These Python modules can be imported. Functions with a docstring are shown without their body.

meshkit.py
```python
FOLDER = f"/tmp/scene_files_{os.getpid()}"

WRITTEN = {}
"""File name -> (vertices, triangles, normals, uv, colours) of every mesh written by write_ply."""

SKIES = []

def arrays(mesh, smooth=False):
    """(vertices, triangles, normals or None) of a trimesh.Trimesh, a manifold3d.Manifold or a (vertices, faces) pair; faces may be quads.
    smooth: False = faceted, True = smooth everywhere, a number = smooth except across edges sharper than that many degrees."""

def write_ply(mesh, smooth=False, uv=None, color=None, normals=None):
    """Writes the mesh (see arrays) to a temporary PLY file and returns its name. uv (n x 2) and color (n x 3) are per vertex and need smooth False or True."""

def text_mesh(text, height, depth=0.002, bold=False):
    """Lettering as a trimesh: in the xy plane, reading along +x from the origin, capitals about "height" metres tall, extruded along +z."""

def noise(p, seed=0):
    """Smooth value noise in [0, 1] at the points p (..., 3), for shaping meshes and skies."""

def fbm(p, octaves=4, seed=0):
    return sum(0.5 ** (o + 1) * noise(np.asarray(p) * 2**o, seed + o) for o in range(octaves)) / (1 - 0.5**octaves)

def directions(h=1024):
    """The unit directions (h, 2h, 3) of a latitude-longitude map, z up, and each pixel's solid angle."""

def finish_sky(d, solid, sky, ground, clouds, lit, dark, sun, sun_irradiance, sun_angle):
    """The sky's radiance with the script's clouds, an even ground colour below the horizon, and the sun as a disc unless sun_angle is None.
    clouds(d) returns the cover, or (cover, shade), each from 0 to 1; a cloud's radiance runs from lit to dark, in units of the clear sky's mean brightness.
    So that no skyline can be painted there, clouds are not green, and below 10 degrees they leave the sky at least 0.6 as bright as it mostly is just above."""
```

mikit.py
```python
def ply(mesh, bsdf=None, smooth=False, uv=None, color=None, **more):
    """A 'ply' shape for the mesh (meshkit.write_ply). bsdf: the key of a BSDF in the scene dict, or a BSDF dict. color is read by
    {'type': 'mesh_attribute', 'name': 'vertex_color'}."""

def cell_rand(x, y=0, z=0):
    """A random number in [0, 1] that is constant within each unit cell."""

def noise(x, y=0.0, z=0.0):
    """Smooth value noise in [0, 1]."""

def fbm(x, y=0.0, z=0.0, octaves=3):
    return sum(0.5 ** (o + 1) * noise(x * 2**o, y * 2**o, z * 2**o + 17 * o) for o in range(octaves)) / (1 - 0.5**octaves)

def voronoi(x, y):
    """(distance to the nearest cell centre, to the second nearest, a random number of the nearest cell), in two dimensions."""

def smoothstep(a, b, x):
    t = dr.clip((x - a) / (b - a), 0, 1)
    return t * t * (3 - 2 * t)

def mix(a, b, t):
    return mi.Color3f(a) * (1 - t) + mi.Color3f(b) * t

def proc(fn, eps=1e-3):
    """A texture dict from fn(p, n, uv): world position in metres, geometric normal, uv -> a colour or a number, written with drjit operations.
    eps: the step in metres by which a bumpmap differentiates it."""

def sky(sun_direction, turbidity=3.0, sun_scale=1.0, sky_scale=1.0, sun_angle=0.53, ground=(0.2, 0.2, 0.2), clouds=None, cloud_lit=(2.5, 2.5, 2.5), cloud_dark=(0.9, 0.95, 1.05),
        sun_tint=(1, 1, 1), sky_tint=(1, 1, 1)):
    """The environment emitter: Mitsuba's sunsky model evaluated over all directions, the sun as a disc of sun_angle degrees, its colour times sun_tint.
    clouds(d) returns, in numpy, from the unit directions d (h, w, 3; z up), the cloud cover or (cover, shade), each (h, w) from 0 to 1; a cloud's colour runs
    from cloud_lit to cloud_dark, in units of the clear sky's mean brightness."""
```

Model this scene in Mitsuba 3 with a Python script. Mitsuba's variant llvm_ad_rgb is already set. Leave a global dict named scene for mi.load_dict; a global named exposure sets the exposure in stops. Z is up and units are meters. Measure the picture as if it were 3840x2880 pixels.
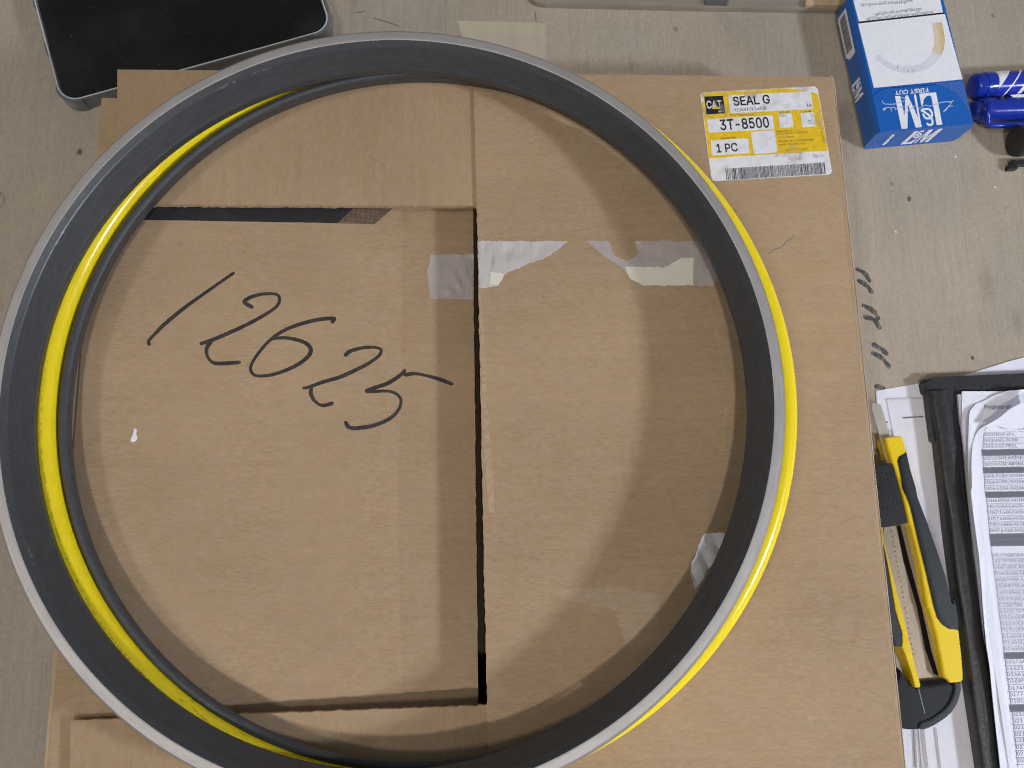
"""Two face-seal rings and a yellow toric ring lying on a cardboard carton, on a plywood workbench with small things around it. Lengths in MM tables are millimetres on the bench."""
import math, random
import numpy as np, trimesh, drjit as dr, mitsuba as mi
import mikit, meshkit
from mikit import proc, noise, fbm, smoothstep, mix
from shapely.geometry import Polygon, LineString, Point, box as rect
from shapely import affinity
from shapely.ops import unary_union

T = mi.ScalarTransform4f
random.seed(7); rng = np.random.default_rng(7)
scene, labels = {'type': 'scene'}, {}

# ---------------------------------------------------------------- camera, light, exposure
RIGHT, DOWN, FWD = (0.998904, -0.01832, 0.043075), (-0.009509, -0.980462, -0.196478), (0.045833, 0.195853, -0.979562)
CAM = np.eye(4); CAM[:3, 0] = -np.array(RIGHT); CAM[:3, 1] = -np.array(DOWN); CAM[:3, 2] = FWD; CAM[:3, 3] = (0, 0, .442)
exposure = 0.0
scene['camera'] = {'type': 'perspective', 'fov': 63.54, 'fov_axis': 'x', 'near_clip': .01, 'far_clip': 50, 'to_world': T(CAM.tolist())}
scene['room_light'] = {'type': 'constant', 'radiance': {'type': 'rgb', 'value': [.165, .167, .176]}}

def lamp(key, at, aim, w, h, rgb):
    "a lamp panel seen as a rectangle of w by h metres"
    scene[key] = {'type': 'rectangle', 'to_world': T().look_at(origin=list(at), target=list(aim), up=[0, .3, 1]).scale([w / 2, h / 2, 1]),
                  'emitter': {'type': 'area', 'radiance': {'type': 'rgb', 'value': list(rgb)}}}
lamp('ceiling_lamp', (0, -1.05, 2.3), (0, .08, .05), .14, .14, (292, 278, 260))
lamp('ceiling_lamp_001', (-1.35, -.35, 2.3), (0, .08, .05), .26, .26, (56, 53, 50))
lamp('window', (1.20, -.36, .80), (0, .08, .05), .115, .115, (245, 264, 302))
for k_, t_ in (('ceiling_lamp', 'white lamp hanging in front of the bench, outside the picture'), ('ceiling_lamp_001', 'white lamp hanging to the left of the bench, outside the picture')):
    labels[k_] = {'label': t_, 'category': 'lamp', 'group': 'lamps above the bench'}
labels['window'] = {'label': 'small bright window to the right of the bench, outside the picture', 'category': 'window', 'kind': 'structure'}

# ---------------------------------------------------------------- outlines measured on the things themselves, millimetres, x to the right and y away from the viewer
MM = {
    'digit_1': [[-121.1,139.4],[-129.3,132.9],[-142.9,121.9],[-152.0,113.4],[-157.5,107.1],[-159.9,103.9],[-159.6,102.2]],
    'digit_2a': [[-111.3,121.8],[-114.9,124.2],[-112.4,126.7],[-106.4,128.6],[-99.6,128.6],[-97.8,126.0],[-99.3,122.0],[-105.9,117.0],[-116.2,111.0],[-127.9,105.3],[-133.0,103.3],[-134.8,102.7]],
    'digit_2b': [[-130.4,103.3],[-132.1,100.2],[-131.5,96.2],[-128.8,93.1],[-124.3,92.6],[-116.2,93.2]],
    'digit_6': [[-71.2,114.5],[-70.9,116.2],[-79.3,115.3],[-89.1,112.4],[-96.6,108.7],[-102.4,103.9],[-108.1,96.3],[-110.5,90.8],[-109.2,87.3],[-105.5,86.3],[-98.8,87.3],[-89.9,90.9],[-83.3,95.7],[-81.5,99.6],[-83.5,102.8],[-88.1,104.8],[-94.2,105.9],[-99.8,105.5]],
    'digit_2c': [[-64.3,97.3],[-61.9,99.3],[-55.8,101.0],[-49.7,101.2],[-46.7,99.8],[-48.1,96.6],[-53.4,92.6],[-60.2,89.0],[-67.0,85.8],[-74.6,83.5],[-82.1,80.7],[-84.3,80.3]],
    'digit_2d': [[-80.6,80.7],[-80.9,77.6],[-78.9,73.7],[-75.1,71.5],[-70.6,72.5]],
    'digit_5a': [[-34.9,89.1],[-37.2,86.7],[-43.3,82.7],[-50.9,80.0],[-53.6,78.8],[-50.1,78.5],[-44.0,78.8],[-39.4,77.6],[-36.7,74.5],[-37.5,69.8],[-41.6,65.1],[-49.1,61.6],[-57.4,60.1],[-61.9,60.5],[-63.5,62.8]],
    'digit_5b': [[-34.5,87.1],[-29.5,87.7],[-23.3,86.5],[-17.1,84.7],[-11.3,82.4]],
    'black_band': [[-175.0,179.1],[-61.3,181.9],[-61.5,176.3],[-69.8,167.4],[-165.9,167.1],[-174.2,167.3]],
    'halftone': [[-61.3,181.9],[-36.6,182.5],[-41.1,176.8],[-51.1,167.1],[-69.8,167.4],[-61.5,176.3]],
    'tape1': [[-22.2,151.1],[0.5,151.5],[0.0,126.9],[-22.2,127.3],[-23.2,135.2],[-23.8,141.9],[-22.6,146.1]],
    'speck': [[-163.8,60.2],[-162.7,59.8],[-163.0,57.9],[-162.1,55.7],[-162.7,54.4],[-164.1,53.8],[-165.0,54.6],[-164.3,56.8],[-163.8,57.9]],
    'tape2': [[2.6,152.9],[48.4,152.8],[37.2,144.4],[32.4,142.4],[26.9,140.8],[23.0,138.3],[19.1,137.1],[16.0,135.5],[14.4,132.7],[12.0,129.5],[8.1,128.7],[2.8,128.3]],
    'cream2': [[8.6,136.3],[16.0,135.7],[14.4,132.6],[12.0,129.4],[8.5,129.8]],
    'tape3': [[58.2,153.1],[69.3,152.9],[71.0,146.3],[73.2,143.9],[77.9,142.4],[81.9,143.9],[84.4,146.3],[82.3,152.9],[118.1,153.0],[125.2,142.9],[124.0,133.9],[121.1,128.8],[105.7,129.1],[105.7,129.1],[85.2,129.6],[79.8,132.4],[76.1,137.7],[71.6,141.5],[67.0,144.3]],
    'cream3': [[76.9,138.9],[97.4,138.7],[106.6,143.9],[112.1,143.7],[111.2,129.0],[105.7,129.0],[88.2,129.2],[85.1,129.5],[79.8,132.4],[77.6,135.6]],
    'tape4': [[108.0,5.2],[119.2,6.1],[112.3,-9.2],[109.2,-10.6],[103.9,-19.3],[101.7,-19.3],[101.2,-8.6],[104.9,-2.3]],
    'fold4': [[108.0,5.2],[109.5,0.5],[105.8,-5.2],[101.2,-8.6],[104.9,-2.3]],
    'scuff': [[118.4,121.9],[121.3,105.7],[123.6,88.3],[123.7,72.7],[122.3,58.9],[120.1,43.7]],
    'scribble': [[151.2,145.9],[155.0,148.4],[158.3,149.6],[161.8,153.0],[165.3,155.5]],
    'tape_and_shade': [[37.9,-18.7],[66.3,-17.9],[85.7,-22.5],[84.8,-40.5],[72.8,-49.2],[68.1,-41.5],[65.1,-29.0],[39.3,-22.9]],
    'fuzz': [[3.5,128.9],[4.5,111.3],[5.8,89.3],[6.6,66.3],[7.5,52.7],[8.8,32.6],[8.9,17.4],[6.7,17.4],[4.8,43.8],[4.0,66.3],[3.2,97.1]],
    'flap_shade': [[-37.0,175.9],[0.4,176.7],[-0.2,65.7],[0.3,-67.9],[-35.1,-65.0],[-37.6,20.1],[-36.8,89.4]],
    'corner_round': [[190.9,246.4],[195.5,245.9],[195.7,242.3]],
    'label': [[121.5,234.3],[121.8,235.6],[123.4,236.3],[151.3,238.1],[182.5,240.2],[184.4,240.0],[185.5,238.6],[188.6,191.5],[188.0,190.1],[186.4,189.5],[126.6,185.7],[124.8,186.3],[124.3,187.5]],
    'label_yellow': [[122.6,235.4],[123.8,236.0],[139.5,237.5],[141.8,236.9],[167.0,239.1],[173.3,238.3],[181.8,236.9],[185.3,235.8],[187.7,202.9],[123.4,198.4],[122.4,223.0],[121.5,230.5],[123.5,231.0]],
    'label_white_0': [[136.5,234.6],[181.4,237.1],[181.9,226.9],[136.8,224.1]],
    'label_white_1': [[124.1,220.7],[159.5,223.2],[159.8,215.1],[124.6,212.9]],
    'label_white_2': [[125.3,208.3],[145.4,209.9],[145.5,201.4],[125.5,199.9]],
    'label_white_3': [[147.0,213.3],[159.9,214.5],[160.4,201.7],[147.8,200.8]],
    'label_white_4': [[162.6,223.9],[169.9,224.3],[170.2,216.3],[163.0,215.7]],
    'label_white_5': [[174.7,224.4],[181.9,225.0],[182.3,216.9],[175.0,216.2]],
    'logo_square': [[123.6,233.7],[133.6,234.2],[134.2,224.1],[123.9,223.4]],
    'logo_triangle': [[129.1,228.6],[131.9,226.5],[127.0,226.4]],
    'barcode': [[132.0,192.6],[185.7,196.3],[185.9,189.9],[132.3,186.2]],
    'doc': [[222.7,82.4],[250.7,86.9],[252.5,73.4],[254.6,4.0],[260.1,-129.1],[216.0,-127.7],[221.1,33.1]],
    'sleeve': [[227.9,77.2],[229.0,77.6],[251.8,77.9],[254.1,4.0],[256.9,-128.8],[225.2,-127.8],[229.6,57.0]],
    'sleeve_band': [[243.6,77.6],[251.8,77.8],[252.0,60.3],[253.3,28.2],[252.7,-4.4],[253.0,-34.7],[253.3,-63.9],[254.5,-113.5],[246.5,-113.2],[243.3,-82.6],[240.9,-4.2],[242.5,32.7],[242.8,51.9]],
    'staple': [[235.8,66.9],[247.2,67.5]],
    'mark_dash': [[226.2,64.8],[227.3,64.9]],
    'sleeve_line1': [[227.6,-94.8],[227.7,-112.7]],
    'sleeve_line2': [[234.3,-93.6],[234.5,-112.9]],
    'sleeve_line0': [[223.6,-94.7],[222.5,-112.6]],
    'rail_right': [[219.4,54.8],[227.3,55.8],[228.7,55.1],[230.2,46.6],[231.2,38.4],[232.8,30.2],[233.2,23.1],[237.0,9.3],[240.6,-5.4],[243.2,-17.2],[245.3,-33.9],[246.9,-43.5],[246.9,-57.7],[246.3,-69.1],[244.6,-70.2],[239.3,-70.4],[238.4,-69.2],[236.2,-66.8],[235.8,-60.2],[234.5,-46.1],[232.5,-33.6],[231.9,-33.6],[230.2,-9.9],[227.7,7.9],[226.9,9.5],[225.6,22.0],[223.8,32.1],[221.5,41.4],[219.6,51.3]],
    'grip_right': [[229.3,46.3],[225.4,44.3],[224.4,42.0],[224.9,37.5],[225.9,27.8],[228.5,17.8],[230.6,0.7],[232.8,-15.0],[235.1,-33.6],[236.1,-38.4],[238.2,-41.7],[241.5,-44.0],[245.8,-44.5],[246.6,-40.0],[246.2,-30.9],[244.4,-33.8],[242.4,-17.2],[239.7,-5.4],[236.2,9.3],[232.4,23.0],[232.1,27.7],[230.3,37.0]],
    'rail_left': [[213.3,12.1],[213.3,-1.0],[215.6,-15.5],[218.4,-32.6],[219.7,-40.5],[221.1,-52.4],[222.6,-61.8],[224.2,-71.1],[223.8,-72.3],[221.3,-72.4],[220.8,-68.3],[219.8,-63.6],[217.8,-55.6],[216.6,-52.3],[217.4,-49.9],[217.6,-45.7],[216.5,-40.4],[215.4,-34.2],[213.6,-8.1],[212.7,-1.0],[212.5,12.2]],
    'end_cap': [[221.9,-72.7],[225.2,-72.2],[240.2,-70.7],[245.6,-70.5],[245.3,-74.3],[243.8,-78.0],[241.8,-81.6],[238.9,-84.8],[236.1,-87.0],[229.7,-90.5],[225.6,-92.0],[221.5,-93.0],[217.5,-92.9],[214.4,-92.4],[209.4,-90.4],[207.5,-84.9],[209.5,-75.7],[215.9,-63.8]],
    'slot': [[224.9,-69.9],[239.0,-69.0],[239.9,-70.5],[224.6,-72.0]],
    'cap_line': [[223.8,-73.3],[224.7,-79.1],[225.6,-85.1]],
    'cap_rim': [[244.1,-70.8],[243.8,-74.3],[242.4,-77.5],[240.4,-81.1],[237.5,-84.0],[234.7,-86.0],[229.4,-89.1],[223.7,-91.0]],
    'slider': [[206.4,38.9],[220.3,40.9],[221.3,38.2],[222.0,31.9],[224.1,18.6],[225.3,9.7],[222.1,8.9],[213.8,7.7],[209.2,7.4],[207.3,20.1]],
    'blade': [[216.0,74.2],[219.0,74.2],[221.2,72.9],[224.1,55.9],[225.8,38.9],[220.6,41.8],[218.1,58.1],[215.7,71.7]],
    'carrier': [[220.2,43.0],[223.1,34.7],[225.2,9.0],[230.1,8.0],[233.5,-33.8],[234.1,-33.9],[237.9,-67.3],[240.1,-69.7],[225.8,-71.2],[222.7,-52.8],[219.7,-34.5],[219.9,-32.8],[217.1,-15.6],[214.8,-1.0],[214.8,12.2]],
    'groove': [[222.8,8.5],[224.9,8.6],[227.2,-7.9],[231.5,-33.8],[234.0,-55.3],[236.4,-67.9],[233.9,-66.6],[230.8,-54.3],[229.0,-33.7],[224.5,-9.9]],
    'grip_left': [[214.4,12.1],[213.6,-1.0],[213.8,-8.1],[215.7,-33.3],[216.7,-40.5],[217.9,-45.7],[217.7,-50.0],[216.9,-52.1],[213.4,-52.3],[211.4,-42.8],[209.5,-23.5]],
    'folder': [[246.9,85.1],[250.2,86.7],[252.8,88.7],[303.6,90.4],[334.0,91.2],[328.1,91.3],[307.9,-128.5],[253.1,-126.9],[252.5,-112.0],[252.1,-100.2],[251.2,-72.4],[250.3,-43.9],[250.4,-28.1],[250.0,-4.4],[250.0,15.7],[250.2,32.1],[250.4,52.7],[248.7,53.5],[248.6,59.4],[248.4,72.2],[248.5,79.9]],
    'sheet_back': [[271.5,90.0],[299.2,98.1],[313.1,101.6],[331.7,105.4],[333.7,89.8],[307.7,91.5]],
    'sheet_a': [[266.0,80.0],[293.4,79.7],[325.6,79.5],[324.0,79.4],[305.7,-127.6],[263.6,-126.4],[263.1,60.3]],
    'sheet_a2': [[264.2,78.5],[266.6,78.5],[265.5,17.6],[257.4,-126.5],[254.7,-126.4],[258.9,-81.6],[261.5,-39.2],[263.0,27.5],[263.9,50.6],[263.6,65.3]],
    'sheet_b': [[265.1,58.6],[266.5,66.1],[268.3,69.5],[271.6,72.4],[277.1,74.5],[283.1,77.4],[289.8,79.5],[299.1,80.2],[324.6,80.0],[291.1,-126.8],[264.0,-126.0],[261.0,23.4],[262.6,42.0]],
    'sheet_c': [[261.2,27.2],[262.8,39.8],[264.1,44.7],[266.2,50.9],[268.4,55.0],[271.0,58.3],[274.3,60.6],[277.8,61.3],[280.8,61.3],[284.5,60.2],[287.3,59.1],[290.2,58.9],[295.1,59.3],[320.3,59.4],[290.1,-126.3],[260.4,-125.5],[259.3,-110.7],[259.8,-85.5],[259.9,-62.4],[259.2,-53.0],[260.0,-34.1],[260.4,-24.1],[260.9,-8.5],[260.5,7.3],[260.3,25.4]],
    'fold_flap': [[273.9,60.7],[279.8,63.7],[286.0,68.7],[295.8,73.6],[304.4,77.4],[306.4,61.8],[293.7,59.0],[288.8,57.8],[285.3,57.6],[282.6,59.1]],
    'border': [[274.7,59.9],[273.8,57.2],[271.9,47.9],[271.3,41.7],[270.7,31.5],[270.3,27.2],[270.3,19.1],[269.5,-3.2],[269.6,-28.1],[269.4,-35.2],[269.2,-67.3],[269.3,-88.0],[268.7,-110.9]],
    'tick_0': [[219.6,153.5],[223.4,151.2],[224.9,148.9],[226.0,146.5]],
    'tick_1': [[219.7,146.6],[223.9,143.8],[226.4,140.1]],
    'tick_2': [[220.9,131.9],[225.1,129.6],[227.5,126.9],[228.6,124.2]],
    'tick_3': [[221.6,125.1],[226.3,123.3],[228.9,118.7]],
    'tick_4': [[224.7,108.9],[228.9,106.2],[231.2,103.5]],
    'tick_5': [[223.5,104.0],[228.3,101.3],[231.8,96.4]],
    'tick_6': [[223.5,85.0],[225.7,84.6],[227.3,83.7]],
    'pencil_0': [[-67.6,314.4],[-63.0,315.2]],
    'pencil_1': [[-57.7,310.8],[-50.2,308.6],[-42.4,305.7]],
    'pencil_2': [[38.9,315.1],[39.2,310.2]],
    'spots': [[-221.3,224.3],[-262.9,195.5],[-209.8,-65.3],[255.1,196.5],[245.6,205.5],[312.4,190.6],[294.6,144.4],[309.1,121.4],[280.5,100.9],[220.5,48.9],[307.7,203.8],[244.7,176.3],[286.4,223.2],[321.8,317.3],[95.4,280.6],[123.3,305.5]],
    'patch': [[-8.1,309.7],[44.5,308.7],[44.6,277.1],[1.7,276.7]],
    'pen1': [[296.1,264.3],[303.3,272.6],[301.2,256.1],[310.6,272.7],[308.6,258.1],[331.4,274.4],[329.0,257.8],[312.5,273.4],[310.5,258.7]],
    'pen2': [[295.3,249.4],[298.0,256.1],[329.1,258.2],[326.8,242.4],[299.5,236.8],[304.6,241.8],[326.0,237.2],[301.2,256.1]],
    'pen3': [[309.6,228.5],[317.2,237.9],[314.5,219.1],[321.7,228.5],[313.9,215.0],[324.8,238.0]],
    'pen_bands': [[319.6,272.3],[307.0,256.3],[313.3,256.4],[326.4,272.4],[326.8,272.4],[313.9,256.4],[320.5,256.4],[328.0,265.1],[329.1,272.4]],
    'clipboard': [[31.4,332.0],[35.2,323.1],[36.7,321.3],[39.1,319.9],[43.1,318.9],[124.1,317.8],[224.2,317.2],[240.4,317.1],[251.4,342.6]],
    'clip_top': [[63.3,325.2],[67.2,322.2],[140.6,320.9],[141.5,333.6]],
    'clip_piece': [[140.6,321.2],[155.1,321.4],[154.0,318.8],[140.9,319.1]],
    'clip_beige': [[203.6,330.5],[229.5,330.8],[225.3,318.1],[201.6,318.0]],
    'phone': [[-228.2,247.5],[-79.3,296.0],[-84.2,315.3],[-245.7,313.2]],
    'dark_bolt': [[220.5,48.9]],
    'pack_pk_corner': [[231.3,227.7],[286.1,232.6],[230.3,255.2]],
    'pack_pk_white': [[230.3,255.2],[282.7,261.2]],
    'pack_lm_L': [[256.4,251.6],[266.3,252.5],[267.5,232.5],[264.3,232.1],[263.3,249.7],[262.3,250.7],[260.2,249.9],[258.6,248.0],[257.5,244.2],[256.8,244.0]],
    'pack_lm_M1': [[242.0,249.9],[244.9,250.1],[246.9,230.0],[243.6,229.6]],
    'pack_lm_M2': [[248.1,250.1],[249.5,250.5],[255.6,231.0],[251.9,230.5]],
    'pack_lm_M3': [[253.1,250.9],[254.3,251.1],[255.2,231.2],[254.5,231.1]],
    'pack_lm_M4': [[248.0,249.6],[249.5,250.4],[249.2,246.7],[246.9,230.0],[246.3,237.4]],
    'pack_lm_amp': [[259.0,232.9],[260.0,232.0],[261.6,232.7],[262.1,234.6],[260.7,237.9],[257.5,240.6],[256.6,241.0],[258.0,241.9],[260.8,241.9],[262.2,240.2],[262.2,237.9],[260.1,236.2],[258.2,236.6],[257.1,238.7]],
    'pack_script1': [[275.8,247.5],[274.1,246.6],[270.1,246.5],[266.4,245.5],[261.8,243.8],[259.1,244.4],[255.7,242.5],[252.7,243.7],[249.7,241.6],[245.8,238.7],[247.9,242.5],[250.5,245.0]],
    'pack_script2': [[275.1,244.1],[272.5,243.5],[269.8,241.1],[269.3,240.5],[271.1,241.8],[273.4,244.7],[275.3,246.9]],
    'pack_script3': [[234.4,247.0],[234.4,245.7],[236.3,244.9],[240.2,244.9],[243.5,245.8],[247.6,247.5],[247.0,248.8],[245.1,249.2]],
    'pack_script4': [[234.0,241.5],[235.6,242.0],[234.7,241.1],[234.4,242.2],[238.4,242.8],[238.8,240.5],[238.8,242.8],[241.2,242.6],[241.4,241.6],[242.4,242.6],[245.6,243.3],[248.8,243.7]],
    'pack_hatch1': [[268.1,259.1],[282.6,260.8],[284.7,255.4],[281.0,254.1],[277.2,255.8],[273.4,257.5]],
    'pack_face_white': [[221.9,325.1],[274.8,331.3],[276.4,303.9],[283.1,261.0],[230.3,255.1],[225.7,297.1]],
    'pack_white_hi': [[222.4,322.4],[275.2,328.1],[276.8,303.9],[225.8,297.5]],
    'pack_white_lo': [[225.2,296.2],[277.8,303.1],[283.1,261.0],[230.3,255.1]],
    'pack_line': [[225.6,297.2],[277.2,303.9],[277.5,303.2],[225.7,296.4]],
    'pack_butt_filter': [[269.2,296.8],[275.2,297.7],[275.7,291.6],[275.7,285.9],[274.2,279.7],[272.3,275.9],[270.2,277.1],[267.2,278.4],[269.0,283.2],[269.6,288.4],[269.3,292.8]],
    'pack_butt': [[267.2,278.1],[270.2,277.1],[272.2,275.7],[269.7,272.7],[264.8,268.4],[259.7,265.8],[253.6,264.5],[248.4,264.6],[242.6,266.0],[237.4,269.4],[233.0,273.3],[235.0,276.3],[238.6,272.9],[243.0,269.9],[248.9,268.9],[254.9,269.4],[260.3,271.1],[264.3,274.4]],
    'pack_lid_line': [[226.1,243.6],[227.5,247.4],[229.4,250.3],[232.9,253.3],[237.4,254.9],[245.4,255.6],[267.5,257.5]],
    'pack_first': [[261.8,255.3],[242.0,253.2],[241.9,250.9]],
    'pack_t1': [[271.2,305.0],[230.4,299.6],[230.8,301.2]],
    'pack_t2': [[264.6,307.0],[235.6,302.8]],
    'pack_t3': [[259.9,312.2],[227.9,308.9]],
    'pack_tl': [[223.7,311.7],[277.0,312.4]],
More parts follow.
